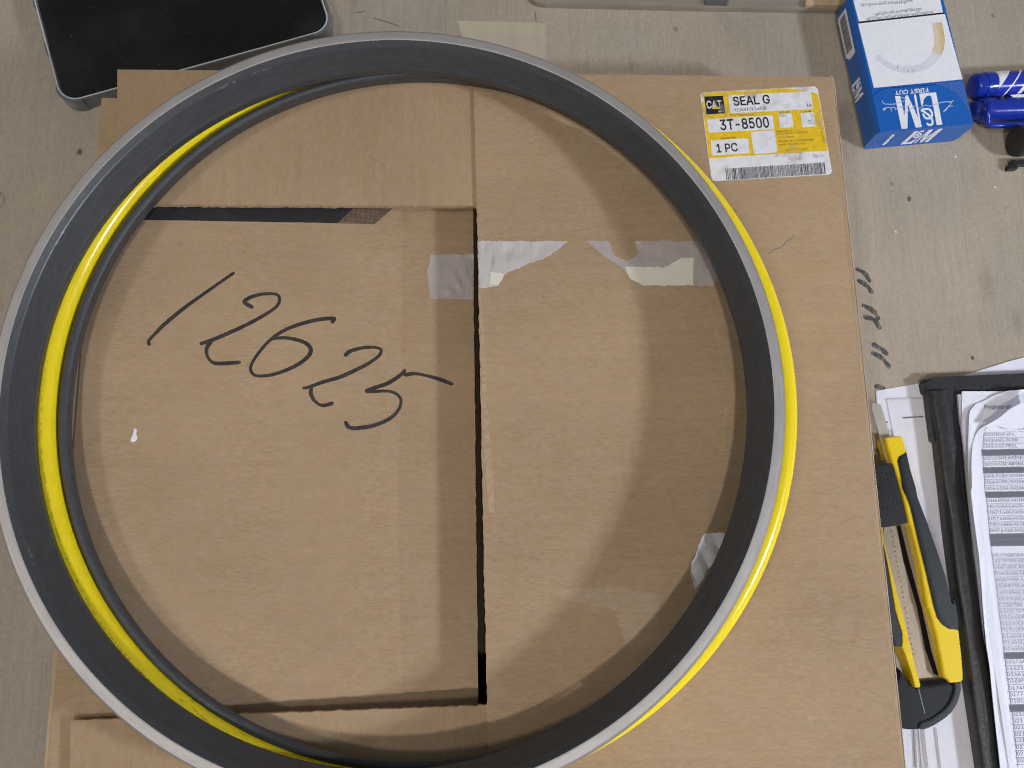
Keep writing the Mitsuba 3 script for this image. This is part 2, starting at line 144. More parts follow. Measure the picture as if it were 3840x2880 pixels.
    'georgian': [[966,[[[936,11,936,48,941,48,942,10,944,6,954,4,959,10,959,18,953,33,958,33,965,18,965,10,959,1,947,-1,938,5]],[[897,-5,898,3,902,4,903,-5,906,-9,916,-10,920,-6,921,2,919,6,910,9,910,13,915,14,919,17,919,26,916,29,909,29,905,25,904,19,900,19,899,26,909,34,921,32,926,24,925,17,919,11,925,6,927,1,924,-10,916,-15,908,-15,903,-13]],[[859,-4,860,4,864,4,865,-4,868,-9,877,-10,880,-8,883,-3,881,26,878,29,871,29,867,25,866,17,861,18,861,25,868,33,881,33,888,23,888,-2,885,-10,877,-15,870,-15,861,-9]],[[822,-5,823,3,827,4,828,-5,831,-9,841,-10,845,-6,846,2,844,6,835,9,835,13,840,14,844,17,844,26,841,29,834,29,830,25,829,19,825,19,824,26,834,34,846,32,851,24,850,17,844,11,850,6,852,1,849,-10,841,-15,833,-15,828,-13]],[[785,42,790,48,799,48,803,45,806,48,815,47,814,44,809,44,806,42,805,37,800,37,799,42,796,44,791,41,791,30,799,32,806,31,813,23,814,11,808,1,796,0,787,5,785,11],[791,10,796,4,805,5,808,10,807,23,802,27,793,25]],[[747,11,747,22,753,32,765,34,773,29,777,13,772,0,767,0,770,11,770,22,765,29,756,28,753,23,753,10,755,0,750,1]],[[694,8,694,15,699,16,700,8,704,4,714,6,715,16,705,31,705,33,710,33,721,16,719,4,711,0,704,0,699,1]],[[656,12,658,27,664,33,670,36,665,48,670,48,676,39,676,35,680,32,686,24,686,9,680,1,668,0,659,5],[662,11,668,4,675,4,679,7,682,22,678,28,669,30,664,27]],[[617,-4,618,4,622,4,623,-4,626,-9,635,-10,638,-8,641,-3,639,26,636,29,629,29,625,25,624,17,619,18,619,25,626,33,639,33,646,23,646,-2,643,-10,635,-15,628,-15,619,-9]],[[566,27,570,38,575,43,596,48,597,44,579,40,573,34,581,34,588,29,594,34,600,34,606,30,610,22,609,11,606,1,601,0,604,23,599,29,594,29,591,25,590,12,585,12,584,25,581,29,576,30,572,23,572,10,574,0,570,0,566,11]],[[530,8,530,15,535,16,536,8,540,4,550,6,551,16,541,31,541,33,546,33,557,16,555,4,547,0,540,0,535,1]],[[491,11,493,27,501,33,515,31,514,41,509,44,500,42,498,37,493,37,493,41,498,47,512,48,519,43,521,38,521,13,515,1,502,0,496,2],[497,10,502,4,510,4,514,8,515,21,510,28,502,28,498,24]],[[453,11,453,48,458,48,459,32,465,35,476,32,482,22,482,11,479,4,471,-1,459,1],[459,9,464,4,471,4,475,8,476,22,471,29,461,27,459,22]],[[400,11,401,26,409,34,415,34,422,29,428,34,434,34,443,25,444,13,440,0,435,0,438,11,439,22,434,29,428,29,426,27,424,12,419,12,418,25,415,29,410,29,407,26,406,10,408,0,403,1]],[[360,11,362,27,370,33,384,31,383,41,378,44,369,42,367,37,362,37,362,41,367,47,381,48,388,43,390,38,390,13,384,1,371,0,365,2],[366,10,371,4,379,4,383,8,384,21,379,28,371,28,367,24]],[[305,11,305,48,310,48,311,10,313,6,323,4,328,10,328,18,322,33,327,33,334,18,334,10,328,1,316,-1,307,5]],[[252,11,253,26,261,34,267,34,274,29,280,34,286,34,295,25,296,13,292,0,287,0,290,11,291,22,286,29,280,29,278,27,276,12,271,12,270,25,267,29,262,29,259,26,258,10,260,0,255,1]],[[213,-4,214,4,218,4,219,-4,222,-9,231,-10,234,-8,237,-3,236,22,234,27,231,29,223,28,220,17,215,18,215,25,224,34,236,32,237,48,242,48,242,-2,239,-10,231,-15,224,-15,217,-11]],[[178,8,178,15,183,16,184,8,188,4,198,6,199,16,189,31,189,33,194,33,205,16,203,4,195,0,188,0,183,1]],[[140,12,142,27,148,33,154,36,149,48,154,48,160,39,160,35,164,32,170,24,170,9,164,1,152,0,143,5],[146,10,152,4,159,4,163,7,165,22,162,28,153,30,148,27,146,23]],[[100,11,100,21,106,31,117,34,124,31,124,38,121,43,113,44,109,42,107,37,102,37,103,43,110,48,124,47,130,38,130,13,127,4,119,0,111,0,103,4],[106,10,111,4,119,4,123,8,124,21,119,28,111,28,107,24]],[[64,8,64,15,69,16,70,8,74,4,84,6,85,16,75,31,75,33,80,33,91,16,89,4,81,0,74,0,69,1]],[[8,12,9,25,14,32,19,34,28,33,33,28,38,33,47,34,53,30,56,23,56,11,52,0,48,0,50,10,50,23,46,29,41,29,38,26,35,8,28,0,16,0,12,3],[14,10,19,4,28,6,30,22,27,28,19,29,16,27,14,22]]]],[800,[[[770,11,770,48,775,48,776,10,778,6,788,4,793,10,793,18,787,33,792,33,799,18,799,10,793,1,781,-1,772,5]],[[730,12,732,27,738,33,744,36,739,48,744,48,750,39,750,35,754,32,760,24,760,9,754,1,742,0,733,5],[736,10,742,4,749,4,753,7,755,22,752,28,743,30,738,27,736,23]],[[691,2,696,4,697,-4,700,-9,709,-10,712,-8,715,-3,713,26,710,29,703,29,699,25,698,17,693,18,693,25,698,32,703,34,710,34,716,31,721,23,720,-2,717,-10,709,-15,697,-13,692,-7]],[[654,11,655,43,662,48,679,48,679,44,661,42,660,32,673,34,681,28,684,11,680,4,672,0,665,0,656,5],[660,10,665,4,672,4,676,8,677,22,672,29,662,27]],[[615,-5,616,3,620,4,621,-5,624,-9,634,-10,638,-6,639,2,637,6,628,9,628,13,633,14,637,17,637,26,634,29,627,29,623,25,622,19,618,19,617,26,627,34,639,32,644,24,643,17,637,11,643,6,645,1,642,-10,634,-15,626,-15,621,-13]],[[580,8,580,15,585,16,586,8,590,4,600,6,601,16,591,31,591,33,596,33,607,16,605,4,597,0,590,0,585,1]],[[528,8,528,15,533,16,534,8,538,4,548,6,549,16,539,31,539,33,544,33,555,16,553,4,545,0,538,0,533,1]],[[472,13,473,26,481,34,490,33,495,29,503,34,510,34,517,29,520,22,520,12,517,5,512,1,503,0,498,2,493,9,490,27,482,29,479,26,478,12,480,7,487,0,502,-7,506,-11,503,-15,492,-7,479,-8,478,-5,483,-2,475,5],[498,11,503,5,512,7,514,23,511,28,501,28,498,22]],[[417,11,417,48,422,48,423,10,425,6,435,4,440,10,440,18,434,33,439,33,446,18,446,10,440,1,428,-1,419,5]],[[380,8,380,15,385,16,386,8,390,4,400,6,401,16,391,31,391,33,396,33,407,16,405,4,397,0,390,0,385,1]],[[344,11,344,22,350,32,362,34,370,29,374,13,369,0,364,0,367,11,367,22,362,29,353,28,350,23,350,10,352,0,347,1]],[[301,3,301,16,305,31,307,34,311,34,307,18,308,-2,315,-10,324,-10,329,-6,330,2,328,6,318,10,318,14,325,15,328,17,328,23,321,33,325,34,334,23,333,16,328,12,336,1,336,-3,332,-11,324,-15,312,-14,304,-7]],[[263,11,264,43,271,48,288,48,288,44,270,42,269,32,282,34,290,28,293,11,289,4,281,0,274,0,265,5],[269,9,274,4,281,4,285,8,286,22,281,29,271,27,269,23]],[[223,-4,224,4,228,4,229,-4,232,-9,241,-10,244,-8,247,-3,245,26,242,29,235,29,231,25,230,17,225,18,225,25,232,33,245,33,252,23,252,-2,249,-10,241,-15,234,-15,227,-11]],[[174,3,174,16,177,25,182,31,191,35,192,42,197,42,198,35,207,31,214,20,215,4,211,-7,202,-14,190,-15,184,-13,178,-7],[180,1,184,-6,190,-10,199,-10,206,-5,209,2,209,17,203,28,198,30,197,12,192,12,191,29,184,26,180,17]],[[122,22,126,31,131,34,137,34,144,29,150,34,159,33,166,21,164,4,162,0,157,0,160,11,161,22,156,29,150,29,148,27,146,12,141,12,140,25,137,29,132,29,129,26,128,10,130,0,125,1,122,11]],[[84,8,85,16,89,16,90,8,94,4,102,4,107,10,105,21,95,24,95,28,101,29,105,32,104,38,95,46,95,48,100,48,111,37,110,30,105,26,113,17,113,9,107,1,102,-1,91,0]],[[45,11,45,21,51,31,62,34,69,31,69,38,66,43,58,44,54,42,52,37,47,37,48,43,55,48,69,47,75,38,75,13,72,4,64,0,56,0,48,4],[51,10,56,4,64,4,68,8,69,21,64,28,56,28,52,24]],[[8,11,8,22,14,32,26,34,34,29,38,13,33,0,28,0,31,11,31,22,26,29,17,28,14,23,14,10,16,0,11,1]]]],[532,[[[502,11,502,48,507,48,508,10,510,6,520,4,525,10,525,18,519,33,524,33,531,18,531,10,525,1,513,-1,504,5]],[[465,8,465,15,470,16,471,8,475,4,485,6,486,16,476,31,476,33,481,33,492,16,490,4,482,0,475,0,470,1]],[[427,21,432,31,441,36,436,48,441,48,447,39,447,35,451,32,457,24,457,9,449,0,436,0,428,9],[433,11,439,4,446,4,450,7,453,22,449,28,440,30,435,27]],[[375,11,376,26,384,34,390,34,397,29,403,34,409,34,418,25,419,13,415,0,410,0,413,11,414,22,409,29,403,29,401,27,399,12,394,12,393,25,390,29,385,29,382,26,381,10,383,0,378,1]],[[305,14,306,26,314,34,320,34,326,29,333,34,339,34,345,29,352,34,358,34,365,28,367,21,366,9,363,3,360,5,361,22,357,29,352,29,349,25,348,12,343,12,342,25,339,29,333,29,331,27,329,12,324,12,323,25,320,29,315,29,312,26,311,13,314,7,322,1,345,-7,349,-12,346,-15,339,-9,330,-6,315,-8,313,-5,317,-3,317,-1,308,6]],[[266,2,271,4,272,-4,275,-9,284,-10,287,-8,290,-3,288,26,285,29,278,29,274,25,273,17,268,18,268,25,273,32,278,34,285,34,291,31,296,23,295,-2,292,-10,284,-15,272,-13,267,-7]],[[210,22,213,29,221,34,230,33,235,28,240,33,249,34,255,30,258,23,256,3,254,0,250,0,252,10,252,23,248,29,243,29,240,26,237,8,232,1,227,0,221,0,214,3,210,12],[216,11,221,4,230,6,232,22,229,28,221,29,218,27]],[[158,27,162,38,167,43,188,48,189,44,171,40,165,34,173,34,180,29,186,34,192,34,198,30,202,22,201,11,198,1,193,0,196,23,191,29,186,29,183,25,182,12,177,12,176,25,173,29,168,30,164,23,164,10,166,0,162,0,158,11]],[[118,11,118,21,124,31,135,34,142,31,142,38,139,43,131,44,127,42,125,37,120,37,121,43,128,48,142,47,148,38,148,13,145,4,137,0,129,0,121,4],[124,10,129,4,137,4,141,8,142,21,137,28,129,28,125,24]],[[80,11,81,43,88,48,105,48,105,44,87,42,86,32,99,34,107,28,110,11,106,4,98,0,91,0,82,5],[86,9,91,4,98,4,102,8,103,22,98,29,88,27,86,23]],[[43,8,43,15,48,16,49,8,53,4,63,6,64,16,54,31,54,33,59,33,70,16,68,4,60,0,53,0,48,1]],[[7,-6,8,2,12,2,13,-5,18,-10,25,-10,30,-5,29,2,20,14,18,22,8,25,8,28,18,28,19,34,24,34,25,26,35,23,35,20,25,20,26,15,35,2,35,-8,28,-14,18,-15,11,-12]]]]],
}
PRINT = {
    'logo_text': [
        ["CAT",124.5,226.8,3.9,8.2,4.17,1],
        ["®",130.4,224.2,2.8,1.9,1.42,0]],
    'label_text': [
        ["SEAL G",139.0,228.5,4.3,19.9,4.94,1],
        ["916M93Y16PIK",139.2,225.0,4.5,17.5,1.75,0],
        ["AA",178.3,227.9,6.6,2.7,1.88,0],
        ["Part Number",136.9,222.3,3.7,12.8,1.25,0],
        ["3T-8500",131.1,214.4,3.9,26.3,5.78,1],
        ["Quantity",130.8,209.2,4.0,8.3,1.23,0],
        ["1 PC",128.1,201.6,4.3,11.4,4.57,1],
        ["Origin",163.3,224.3,4.5,5.7,1.0,0],
        ["Level",175.4,224.8,4.9,5.3,1.0,0],
        ["▪ ▪",178.5,219.6,12.2,2.0,0.9,1],
        ["Caterpillar Inc.",160.6,213.4,3.2,9.8,0.99,0],
        ["Peoria, Illinois 61629 USA",160.7,211.8,4.5,17.0,0.99,0],
        ["www.cat.com",161.1,210.0,3.5,9.4,0.99,0],
        ["Made to Caterpillar",161.2,207.5,3.6,19.8,1.23,0],
        ["specifications.",161.3,205.7,3.8,14.7,1.15,0],
        ["-IN*1H1* SIAL-",164.3,202.3,3.8,13.7,1.47,0],
        ["2ND 8 P-10 V/81M",183.8,220.2,-82.4,13.0,1.2,0]],
    'heading': [
        ["Progress on",276.7,70.0,0.2,14.7,2.2,0]],
}
ROWS = [
    ["00031STRONG",275.1,58.0,0.1,20.9,0],
    ["00085PIPE",274.0,55.0,0.1,17.1,0],
    ["00106ELBOW",273.3,51.8,0.1,18.9,0],
    ["00233STEEL",272.6,48.6,0.1,18.9,0],
    ["00531CUTTER",271.9,45.3,0.1,20.8,1],
    ["00535BEARING",271.8,42.2,0.1,22.6,0],
    ["00546BEARING",271.6,39.0,0.0,22.6,0],
    ["00573BEARING",271.4,35.9,0.0,22.6,1],
    ["00635BEARING",271.2,32.7,-0.0,22.5,0],
    ["00645BEARING",271.0,29.5,-0.0,22.5,0],
    ["00652BEARING",270.9,26.1,-0.0,22.5,0],
    ["00675BEARING",270.9,23.0,-0.1,22.4,1],
    ["00689BEARING",270.8,19.8,-0.1,22.4,0],
    ["00708BEARING",270.6,16.6,-0.1,22.4,0],
    ["00714BEARING",270.5,13.5,-0.1,22.3,0],
    ["00740BEARING",270.4,10.3,-0.1,22.3,0],
    ["00748BEARING",270.3,7.2,-0.2,22.3,0],
    ["00761BEARING",270.2,4.1,-0.2,22.2,0],
    ["00763BEARING",270.2,1.1,-0.2,22.2,1],
    ["00794BEARING",270.2,-2.1,-0.2,22.2,1],
    ["00798BEARING",269.9,-8.6,-0.3,22.1,0],
    ["00799BEARING",270.0,-11.6,-0.3,22.1,0],
    ["00808BEARING",270.0,-14.8,-0.3,22.1,0],
    ["00896BEARING",270.0,-17.9,-0.3,22.0,0],
    ["00899BEARING",270.1,-21.1,-0.3,22.0,0],
    ["00987BEARING",270.1,-24.3,-0.3,22.0,0],
    ["00988BEARING",270.2,-27.5,-0.4,21.9,0],
    ["00998BEARING",270.1,-30.7,-0.4,21.9,0],
    ["01003BEARING",270.0,-33.8,-0.4,21.9,0],
    ["01057STRIP",269.8,-36.9,-0.4,18.2,0],
    ["01066BAR",269.8,-39.9,-0.4,14.5,0],
    ["01240GLAND",269.8,-43.0,-0.5,18.1,0],
    ["01322END",269.7,-46.1,-0.5,14.5,0],
    ["01400FLANGE",269.7,-49.3,-0.5,19.9,0],
    ["01401DISC",269.7,-52.3,-0.5,16.2,0],
    ["01405SHAFT",269.6,-55.5,-0.5,18.0,0],
    ["01544BAR",269.6,-58.6,-0.6,14.4,1],
    ["01573ARM",269.5,-61.8,-0.6,14.4,0],
    ["01621PIN",269.4,-65.0,-0.6,14.4,0],
    ["01661PIPE",269.3,-68.0,-0.6,16.1,0],
    ["01685SEAL",269.3,-71.1,-0.6,16.1,0],
    ["01745RING",269.3,-74.5,-0.6,16.1,0],
    ["01774BUSH",269.3,-77.6,-0.7,16.1,0],
    ["01819NUT",269.2,-80.6,-0.7,14.2,0],
    ["01835PIN",269.1,-84.0,-0.7,14.2,1],
    ["02104BOLT",269.2,-87.0,-0.7,16.0,0],
    ["02118RING",269.2,-90.2,-0.7,16.0,0],
    ["02127SEAL",269.3,-93.2,-0.8,15.9,0],
    ["02139PIPE",269.3,-96.3,-0.8,15.9,0],
    ["02150HUB",269.2,-99.4,-0.8,14.1,0],
    ["02162PIN",269.2,-102.5,-0.8,14.1,0],
    ["02171BAR",269.1,-105.6,-0.8,14.1,0],
    ["02184CAP",269.1,-108.8,-0.9,14.1,0]]


# ---------------------------------------------------------------- materials
def mat(key, color, rough=.6, spec=.5, metallic=0., bump=None, bscale=1., **more):
    base = color if isinstance(color, dict) else {'type': 'rgb', 'value': list(color)}
    b = {'type': 'principled', 'base_color': base, 'roughness': rough, 'metallic': metallic, **more}
    if 'eta' not in more: b['specular'] = spec
    if bump is not None:
        b = {'type': 'bumpmap', 'arbitrary': proc(bump[0], eps=bump[1]), 'scale': bscale, 'bsdf': b}
    scene[key] = {'type': 'twosided', 'bsdf': b} if 'spec_trans' not in more else b

def cardboard(tint, ang):
    ca, sa = math.cos(ang), math.sin(ang)
    def f(p, n, uv):
        x, y = p.x * ca + p.y * sa, p.y * ca - p.x * sa
        fiber = fbm(x * 1500, y * 420, p.z * 300, 3)
        cloud = fbm(x * 34 + 5, y * 22, 2.0, 4)
        streak = fbm(x * 420, y * 11, 7.0, 2)
        flute = dr.sin(x * 2 * math.pi / .0072 + 2 * noise(x * 60, y * 30)) * .5 + .5
        v = .78 + .30 * fiber + .15 * (cloud - .5) + .20 * (fbm(x * 13, y * 9, 5.0, 2) - .5) + .055 * (streak - .5) + .012 * flute
        speck = smoothstep(.80, .92, noise(x * 1300, y * 800, 3.0))
        c = mix(mi.Color3f(*tint), mi.Color3f(tint[0] * .98, tint[1] * .95, tint[2] * .86), noise(x * 260, y * 200, 9.0)) * v
        return c * (1 - .06 * speck)
    return proc(f)
kraft = (.425, .302, .192)
wave = (lambda p, n, uv: fbm(p.x * 16, p.y * 12, 3.0, 2) * .0012 + noise(p.x * 900, p.y * 600) * .00003, 6e-4)
mat('cardboard_smooth', cardboard(kraft, 0), .72, .25, bump=wave)
mat('cardboard_turned', cardboard((.43, .305, .195), math.pi / 2), .72, .25, bump=wave)
mat('cardboard_pale', cardboard((.50, .37, .24), 0), .8, .2)
mat('cardboard_shade', cardboard((.07, .05, .035), 0), .8, .2)  # near-black tint paints the shade of the closed interior into the floor
mat('cardboard_worn', proc(lambda p, n, uv: mix(kraft, (.60, .50, .38), smoothstep(.3, .6, fbm(p.x * 300, p.y * 90, 0.0, 3)))), .8, .2)
mat('torn_paper', proc(lambda p, n, uv: mi.Color3f(.44, .32, .21) * (.85 + .3 * noise(p.x * 600, p.y * 600))), .85, .2)

KNOTS = [(x * .001, y * .001, r) for (x, y), r in zip(MM['spots'], (.0024, .0040, .0023, .0018, .0016, .0010, .0060, .0050, .0015, .0026, .0008, .0009, .0009, .0018, .0022, .0022))]
KINDS = (0, 1, 0, 0, 2, 2, 3, 3, 0, 0, 4, 4, 4, 2, 3, 2)
def plywood(p, n, uv):
    x, y = p.x, p.y
    wx = x + .004 * fbm(x * 9, y * 5, 1.0, 2) + .0012 * noise(y * 60, x * 8)
    grain = fbm(wx * 950, y * 26, 0.0, 2)
    pores = smoothstep(.62, .86, noise(wx * 1500, y * 75, 4.0))
    band = fbm(wx * 60, y * 3.4, 6.0, 3)
    dirt = fbm(x * 11, y * 10, 8.0, 4)
    fine = noise(x * 1100, y * 700, 2.0)
    v = .80 + .09 * grain + .11 * (band - .5) + .30 * (dirt - .5) - .05 * pores + .14 * fine
    c = mix((.43, .362, .280), (.395, .342, .272), smoothstep(.35, .65, fbm(x * 22, y * 14, 3.0, 3))) * v
    for (kx, ky, r), k in zip(KNOTS, KINDS):
        dx, dy = x - kx, (y - ky) * (.42 if k == 3 else .85)
        d = dr.sqrt(dx * dx + dy * dy) + .35 * r * (noise(x * 900 + k, y * 900) - .5)
        if k == 1: m = smoothstep(r * .55, r * .8, d) * (1 - smoothstep(r * .85, r * 1.15, d)) * .55
        elif k == 3: m = (1 - smoothstep(r * .1, r * 1.1, d)) * .35
        else: m = 1 - smoothstep(r * .35, r * 1.0, d)
        ink = [(.03, .025, .02), (.1, .085, .07), (.15, .07, .04), (.12, .08, .06), (.75, .75, .75)][k]
        c = mix(c, mi.Color3f(*ink), m * (.75 if k != 2 else .5))
    return c
mat('plywood', proc(plywood), .62, .3, bump=(lambda p, n, uv: (noise(p.x * 900, p.y * 30) + .5 * noise(p.x * 300, p.y * 16)) * .00010, 3e-4))

def dark_metal(p, n, uv):
    a = dr.atan2(p.y - .073, p.x + .03)
    smear = fbm(a * 30, p.z * 700 + dr.sqrt(dr.square(p.x + .03) + dr.square(p.y - .073)) * 500, 1.0, 3)
    dust = smoothstep(.62, .95, fbm(a * 90, p.z * 1500, 5.0, 3))
    return mi.Color3f(.049, .052, .057) * (.8 + .4 * smear) + mi.Color3f(.022) * dust
mat('phosphated_iron', proc(dark_metal), .50, .45)
scuff_xy = (-.0372, .073)
def scuff(p, n, uv):
    a = dr.atan2(p.y - scuff_xy[1], p.x - scuff_xy[0])
    return mix((.048, .05, .056), (.15, .155, .165), smoothstep(.1, -.6, dr.cos(a)) * smoothstep(.50, .8, fbm(a * 110, p.z * 900, 0.0, 3)) * smoothstep(.45, .75, noise(a * 7, 3.0)))
mat('scuffed_iron', proc(scuff), .38, .6)
def brushed(p, n, uv):
    rr = dr.sqrt(dr.square(p.x + .0372) + dr.square(p.y - .073))
    a = dr.atan2(p.y - .073, p.x + .0372)
    return mi.Color3f(.50, .475, .455) * (.86 + .14 * noise(rr * 9000, a * 3)) * (.9 + .2 * fbm(a * 14, rr * 300, 0.0, 3))
mat('brushed_steel', proc(brushed), .55, metallic=.65)
mat('turned_steel', (.44, .395, .36), .55, metallic=.6)
def yellow_rubber(p, n, uv):
    cx, cy = -.0246, .0751
    a = dr.atan2(p.y - cy, p.x - cx); rr = dr.sqrt(dr.square(p.x - cx) + dr.square(p.y - cy))
    aa = dr.select(a < 0, a + 2 * math.pi, a)
    line = (1 - smoothstep(.00012, .00042, dr.abs(rr - .1732 - .0005 * noise(aa * 12)))) * smoothstep(.42, .58, noise(aa * 190, 1.0)) * smoothstep(2.95, 3.2, aa) * (1 - smoothstep(4.1, 4.3, aa))
    smudge = smoothstep(.60, .85, fbm(aa * 45, rr * 1500, 2.0, 3)) * smoothstep(3.95, 4.1, aa) * (1 - smoothstep(4.4, 4.6, aa)) * (1 - smoothstep(.1735, .1765, rr))
    base = mi.Color3f(.95, .74, .016) * (.97 + .05 * fbm(aa * 20, rr * 200, 0.0, 2))
    return mix(base, (.16, .12, .03), dr.minimum(.5, .42 * line + .40 * smudge))
mat('yellow_rubber', proc(yellow_rubber), .22, .55)
mat('yellow_plastic', (.80, .58, .015), .30, .5)
mat('black_rubber', (.020, .024, .028), .45, .4)
mat('black_plastic', (.018, .018, .020), .36, .5, bump=(lambda p, n, uv: noise(p.x * 1400, p.y * 1400) * .00006, 2e-4))
mat('gap_black', (.008, .008, .008), .8, .1)
mat('cap_rubber', (.010, .011, .012), .5, .25)
mat('blade_steel', proc(lambda p, n, uv: mi.Color3f(.62, .57, .48) * (.75 + .4 * fbm(p.x * 120, p.y * 60, 0.0, 3))), .40, metallic=.5)
mat('carrier_steel', proc(lambda p, n, uv: mi.Color3f(.34, .27, .20) * (.85 + .3 * fbm(p.x * 500, p.y * 30, 0.0, 3))), .45, .5, metallic=.6)
mat('white_paper', proc(lambda p, n, uv: mi.Color3f(.76, .77, .85) * (.96 + .06 * fbm(p.x * 60, p.y * 60, 0.0, 3))), .7, .3)
mat('sleeve_plastic', proc(lambda p, n, uv: mi.Color3f(.72, .71, .78) * (.95 + .06 * fbm(p.x * 20, p.y * 90, 0.0, 3))), .22, .5)
mat('sleeve_edge', (.55, .53, .55), .3, .5)
mat('sleeve_seam', (.40, .37, .38), .3, .5)
mat('leather', proc(lambda p, n, uv: mi.Color3f(.020, .021, .023) * (.8 + .5 * noise(p.x * 900, p.y * 900))), .40, .55,
    bump=(lambda p, n, uv: noise(p.x * 1100, p.y * 1100) * .00010, 4e-4))
mat('ink_black', (.022, .02, .022), .6, .3)
mat('marker_ink', proc(lambda p, n, uv: mix((.030, .026, .028), (.060, .046, .038), noise(p.x * 300, p.y * 300))), .55, .3)
mat('ink_grey', (.16, .16, .19), .7, .2)
mat('row_ink', (.15, .15, .19), .7, .2)
mat('rule_ink', (.22, .22, .28), .7, .2)
mat('tick_ink', proc(lambda p, n, uv: mix((.085, .084, .084), (.19, .17, .145), smoothstep(.5, .8, noise(p.x * 900, p.y * 500)))), .7, .2)
mat('pencil_grey', (.17, .155, .14), .7, .2)
mat('print_black', proc(lambda p, n, uv: mi.Color3f(.020, .021, .024) * (.8 + .9 * fbm(p.x * 90, p.y * 60, 0.0, 4))), .6, .3)
def dots(p, n, uv):
    s = .00085
    d = noise(p.x * 1600, p.y * 1600) * .15 + (dr.sin((p.x + p.y) * 2 * math.pi / s) * dr.sin((p.x - p.y) * 2 * math.pi / s)) * .5 + .5
    return mix((.36, .24, .14), (.03, .03, .03), smoothstep(.35, .6, d))
mat('print_halftone', proc(dots), .65, .25)
def worn(c, wear, lo, hi):
    def f(p, n, uv):
        w = smoothstep(lo, hi, fbm(p.x * 260, p.y * 260, 4.0, 4)) * smoothstep(.42, .7, fbm(p.x * 55, p.y * 70, 1.0, 3))
        grime = fbm(p.x * 420, p.y * 420, 2.0, 3)
        return mix(c, wear, w) * (.84 + .24 * grime)
    return proc(f)
mat('label_white', worn((.76, .76, .79), (.50, .45, .43), .50, .66), .45, .4)
mat('label_yellow', worn((.80, .53, .02), (.62, .44, .12), .52, .68), .40, .4)
mat('label_ink', worn((.018, .018, .02), (.16, .16, .17), .60, .8), .5, .3)
mat('label_small_ink', worn((.10, .08, .03), (.6, .42, .05), .48, .62), .5, .3)
mat('label_bar', worn((.03, .03, .035), (.30, .30, .31), .56, .72), .5, .3)
mat('tape_white', proc(lambda p, n, uv: mi.Color3f(.56, .52, .50) * (.90 + .12 * noise(p.x * 2600, p.y * 40) * .4 + .10 * fbm(p.x * 60, p.y * 40, 0.0, 3))), .25, .6, bump=(lambda p, n, uv: fbm(p.x * 260, p.y * 170, 1.0, 3) * .0016, 4e-4))
mat('tape_grey', proc(lambda p, n, uv: mi.Color3f(.44, .38, .35) * (.90 + .12 * noise(p.x * 2600, p.y * 40) * .4 + .10 * fbm(p.x * 60, p.y * 40, 0.0, 3))), .25, .6, bump=(lambda p, n, uv: fbm(p.x * 260, p.y * 170, 1.0, 3) * .0016, 4e-4))
mat('paper_white', proc(lambda p, n, uv: mi.Color3f(.72, .71, .68) * (.9 + .14 * fbm(p.x * 200, p.y * 200, 0.0, 3))), .5, .5)
mat('case_rim', (.50, .52, .55), .12, .8)
mat('paper_cream', proc(lambda p, n, uv: mi.Color3f(.72, .69, .58) * (.93 + .1 * fbm(p.x * 200, p.y * 200, 0.0, 3))), .8, .2)
mat('tape_clear', cardboard((.455, .335, .225), math.pi / 2), .42, .45)
mat('kraft_shade', cardboard((.40, .279, .172), math.pi / 2), .55, .35)  # darker kraft with the shade of the right flap painted in
mat('tape_film', proc(lambda p, n, uv: mix((.435, .375, .30), (.45, .405, .29), smoothstep(.299, .304, p.y + .002 * noise(p.x * 90))) * (.92 + .12 * fbm(p.x * 300, p.y * 30, 0.0, 2))), .35, .4)
mat('cardboard_scuff', proc(lambda p, n, uv: mi.Color3f(.45, .315, .19) * (.85 + .25 * noise(p.x * 900, p.y * 900))), .7, .2)
mat('paint_white', (.80, .80, .82), .5, .4)
mat('pack_blue', proc(lambda p, n, uv: mi.Color3f(.010, .115, .46) * (.92 + .14 * fbm(p.x * 700, p.y * 700, 0.0, 2))), .28, .5)
mat('pack_navy', proc(lambda p, n, uv: mix((.012, .075, .36), (.09, .2, .55), smoothstep(.4, .7, dr.sin((p.x * .8 + p.y) * 5200) * .5 + .5))), .28, .5)
mat('pack_white', proc(lambda p, n, uv: mi.Color3f(.80, .81, .86) * (.97 + .05 * noise(p.x * 500, p.y * 500))), .35, .4)
mat('pack_script', (.42, .52, .72), .4, .4)
mat('pack_filter', proc(lambda p, n, uv: mix((.72, .60, .46), (.60, .48, .22), smoothstep(.2705, .2755, p.x)) * (.9 + .15 * noise(p.x * 900, p.y * 900))), .45, .3)
mat('pack_butt', proc(lambda p, n, uv: mix((.70, .72, .78), (.12, .12, .13), smoothstep(.80, .92, noise(p.x * 1100, p.y * 1100)) * smoothstep(.268, .245, p.x) * .8) * (.92 + .1 * fbm(p.x * 300, p.y * 300, 0.0, 2))), .45, .3)
mat('pen_blue', (.010, .030, .32), .16, .6)
mat('pen_navy', (.008, .020, .18), .22, .6)
PEN_A = math.radians(3.5)
def pen_stripe(p, n, uv):
    x, y = p.x - .303, p.y - .2648
    u, v = x * math.cos(PEN_A) + y * math.sin(PEN_A), y * math.cos(PEN_A) - x * math.sin(PEN_A)
    q = u - .79 * v
    blue = smoothstep(.0101, .0104, q) * (1 - smoothstep(.0164, .0167, q) * (1 - smoothstep(.0174, .0177, q))) * (1 - smoothstep(.0243, .0246, q) * (1 - smoothstep(.0268, .0271, q)))
    return mix((.70, .74, .76), (.018, .034, .38), blue)
mat('pen_stripe', proc(pen_stripe), .16, .6)
mat('pen_black', (.016, .016, .016), .4, .5)
mat('pen_grey', (.10, .10, .10), .35, .5)
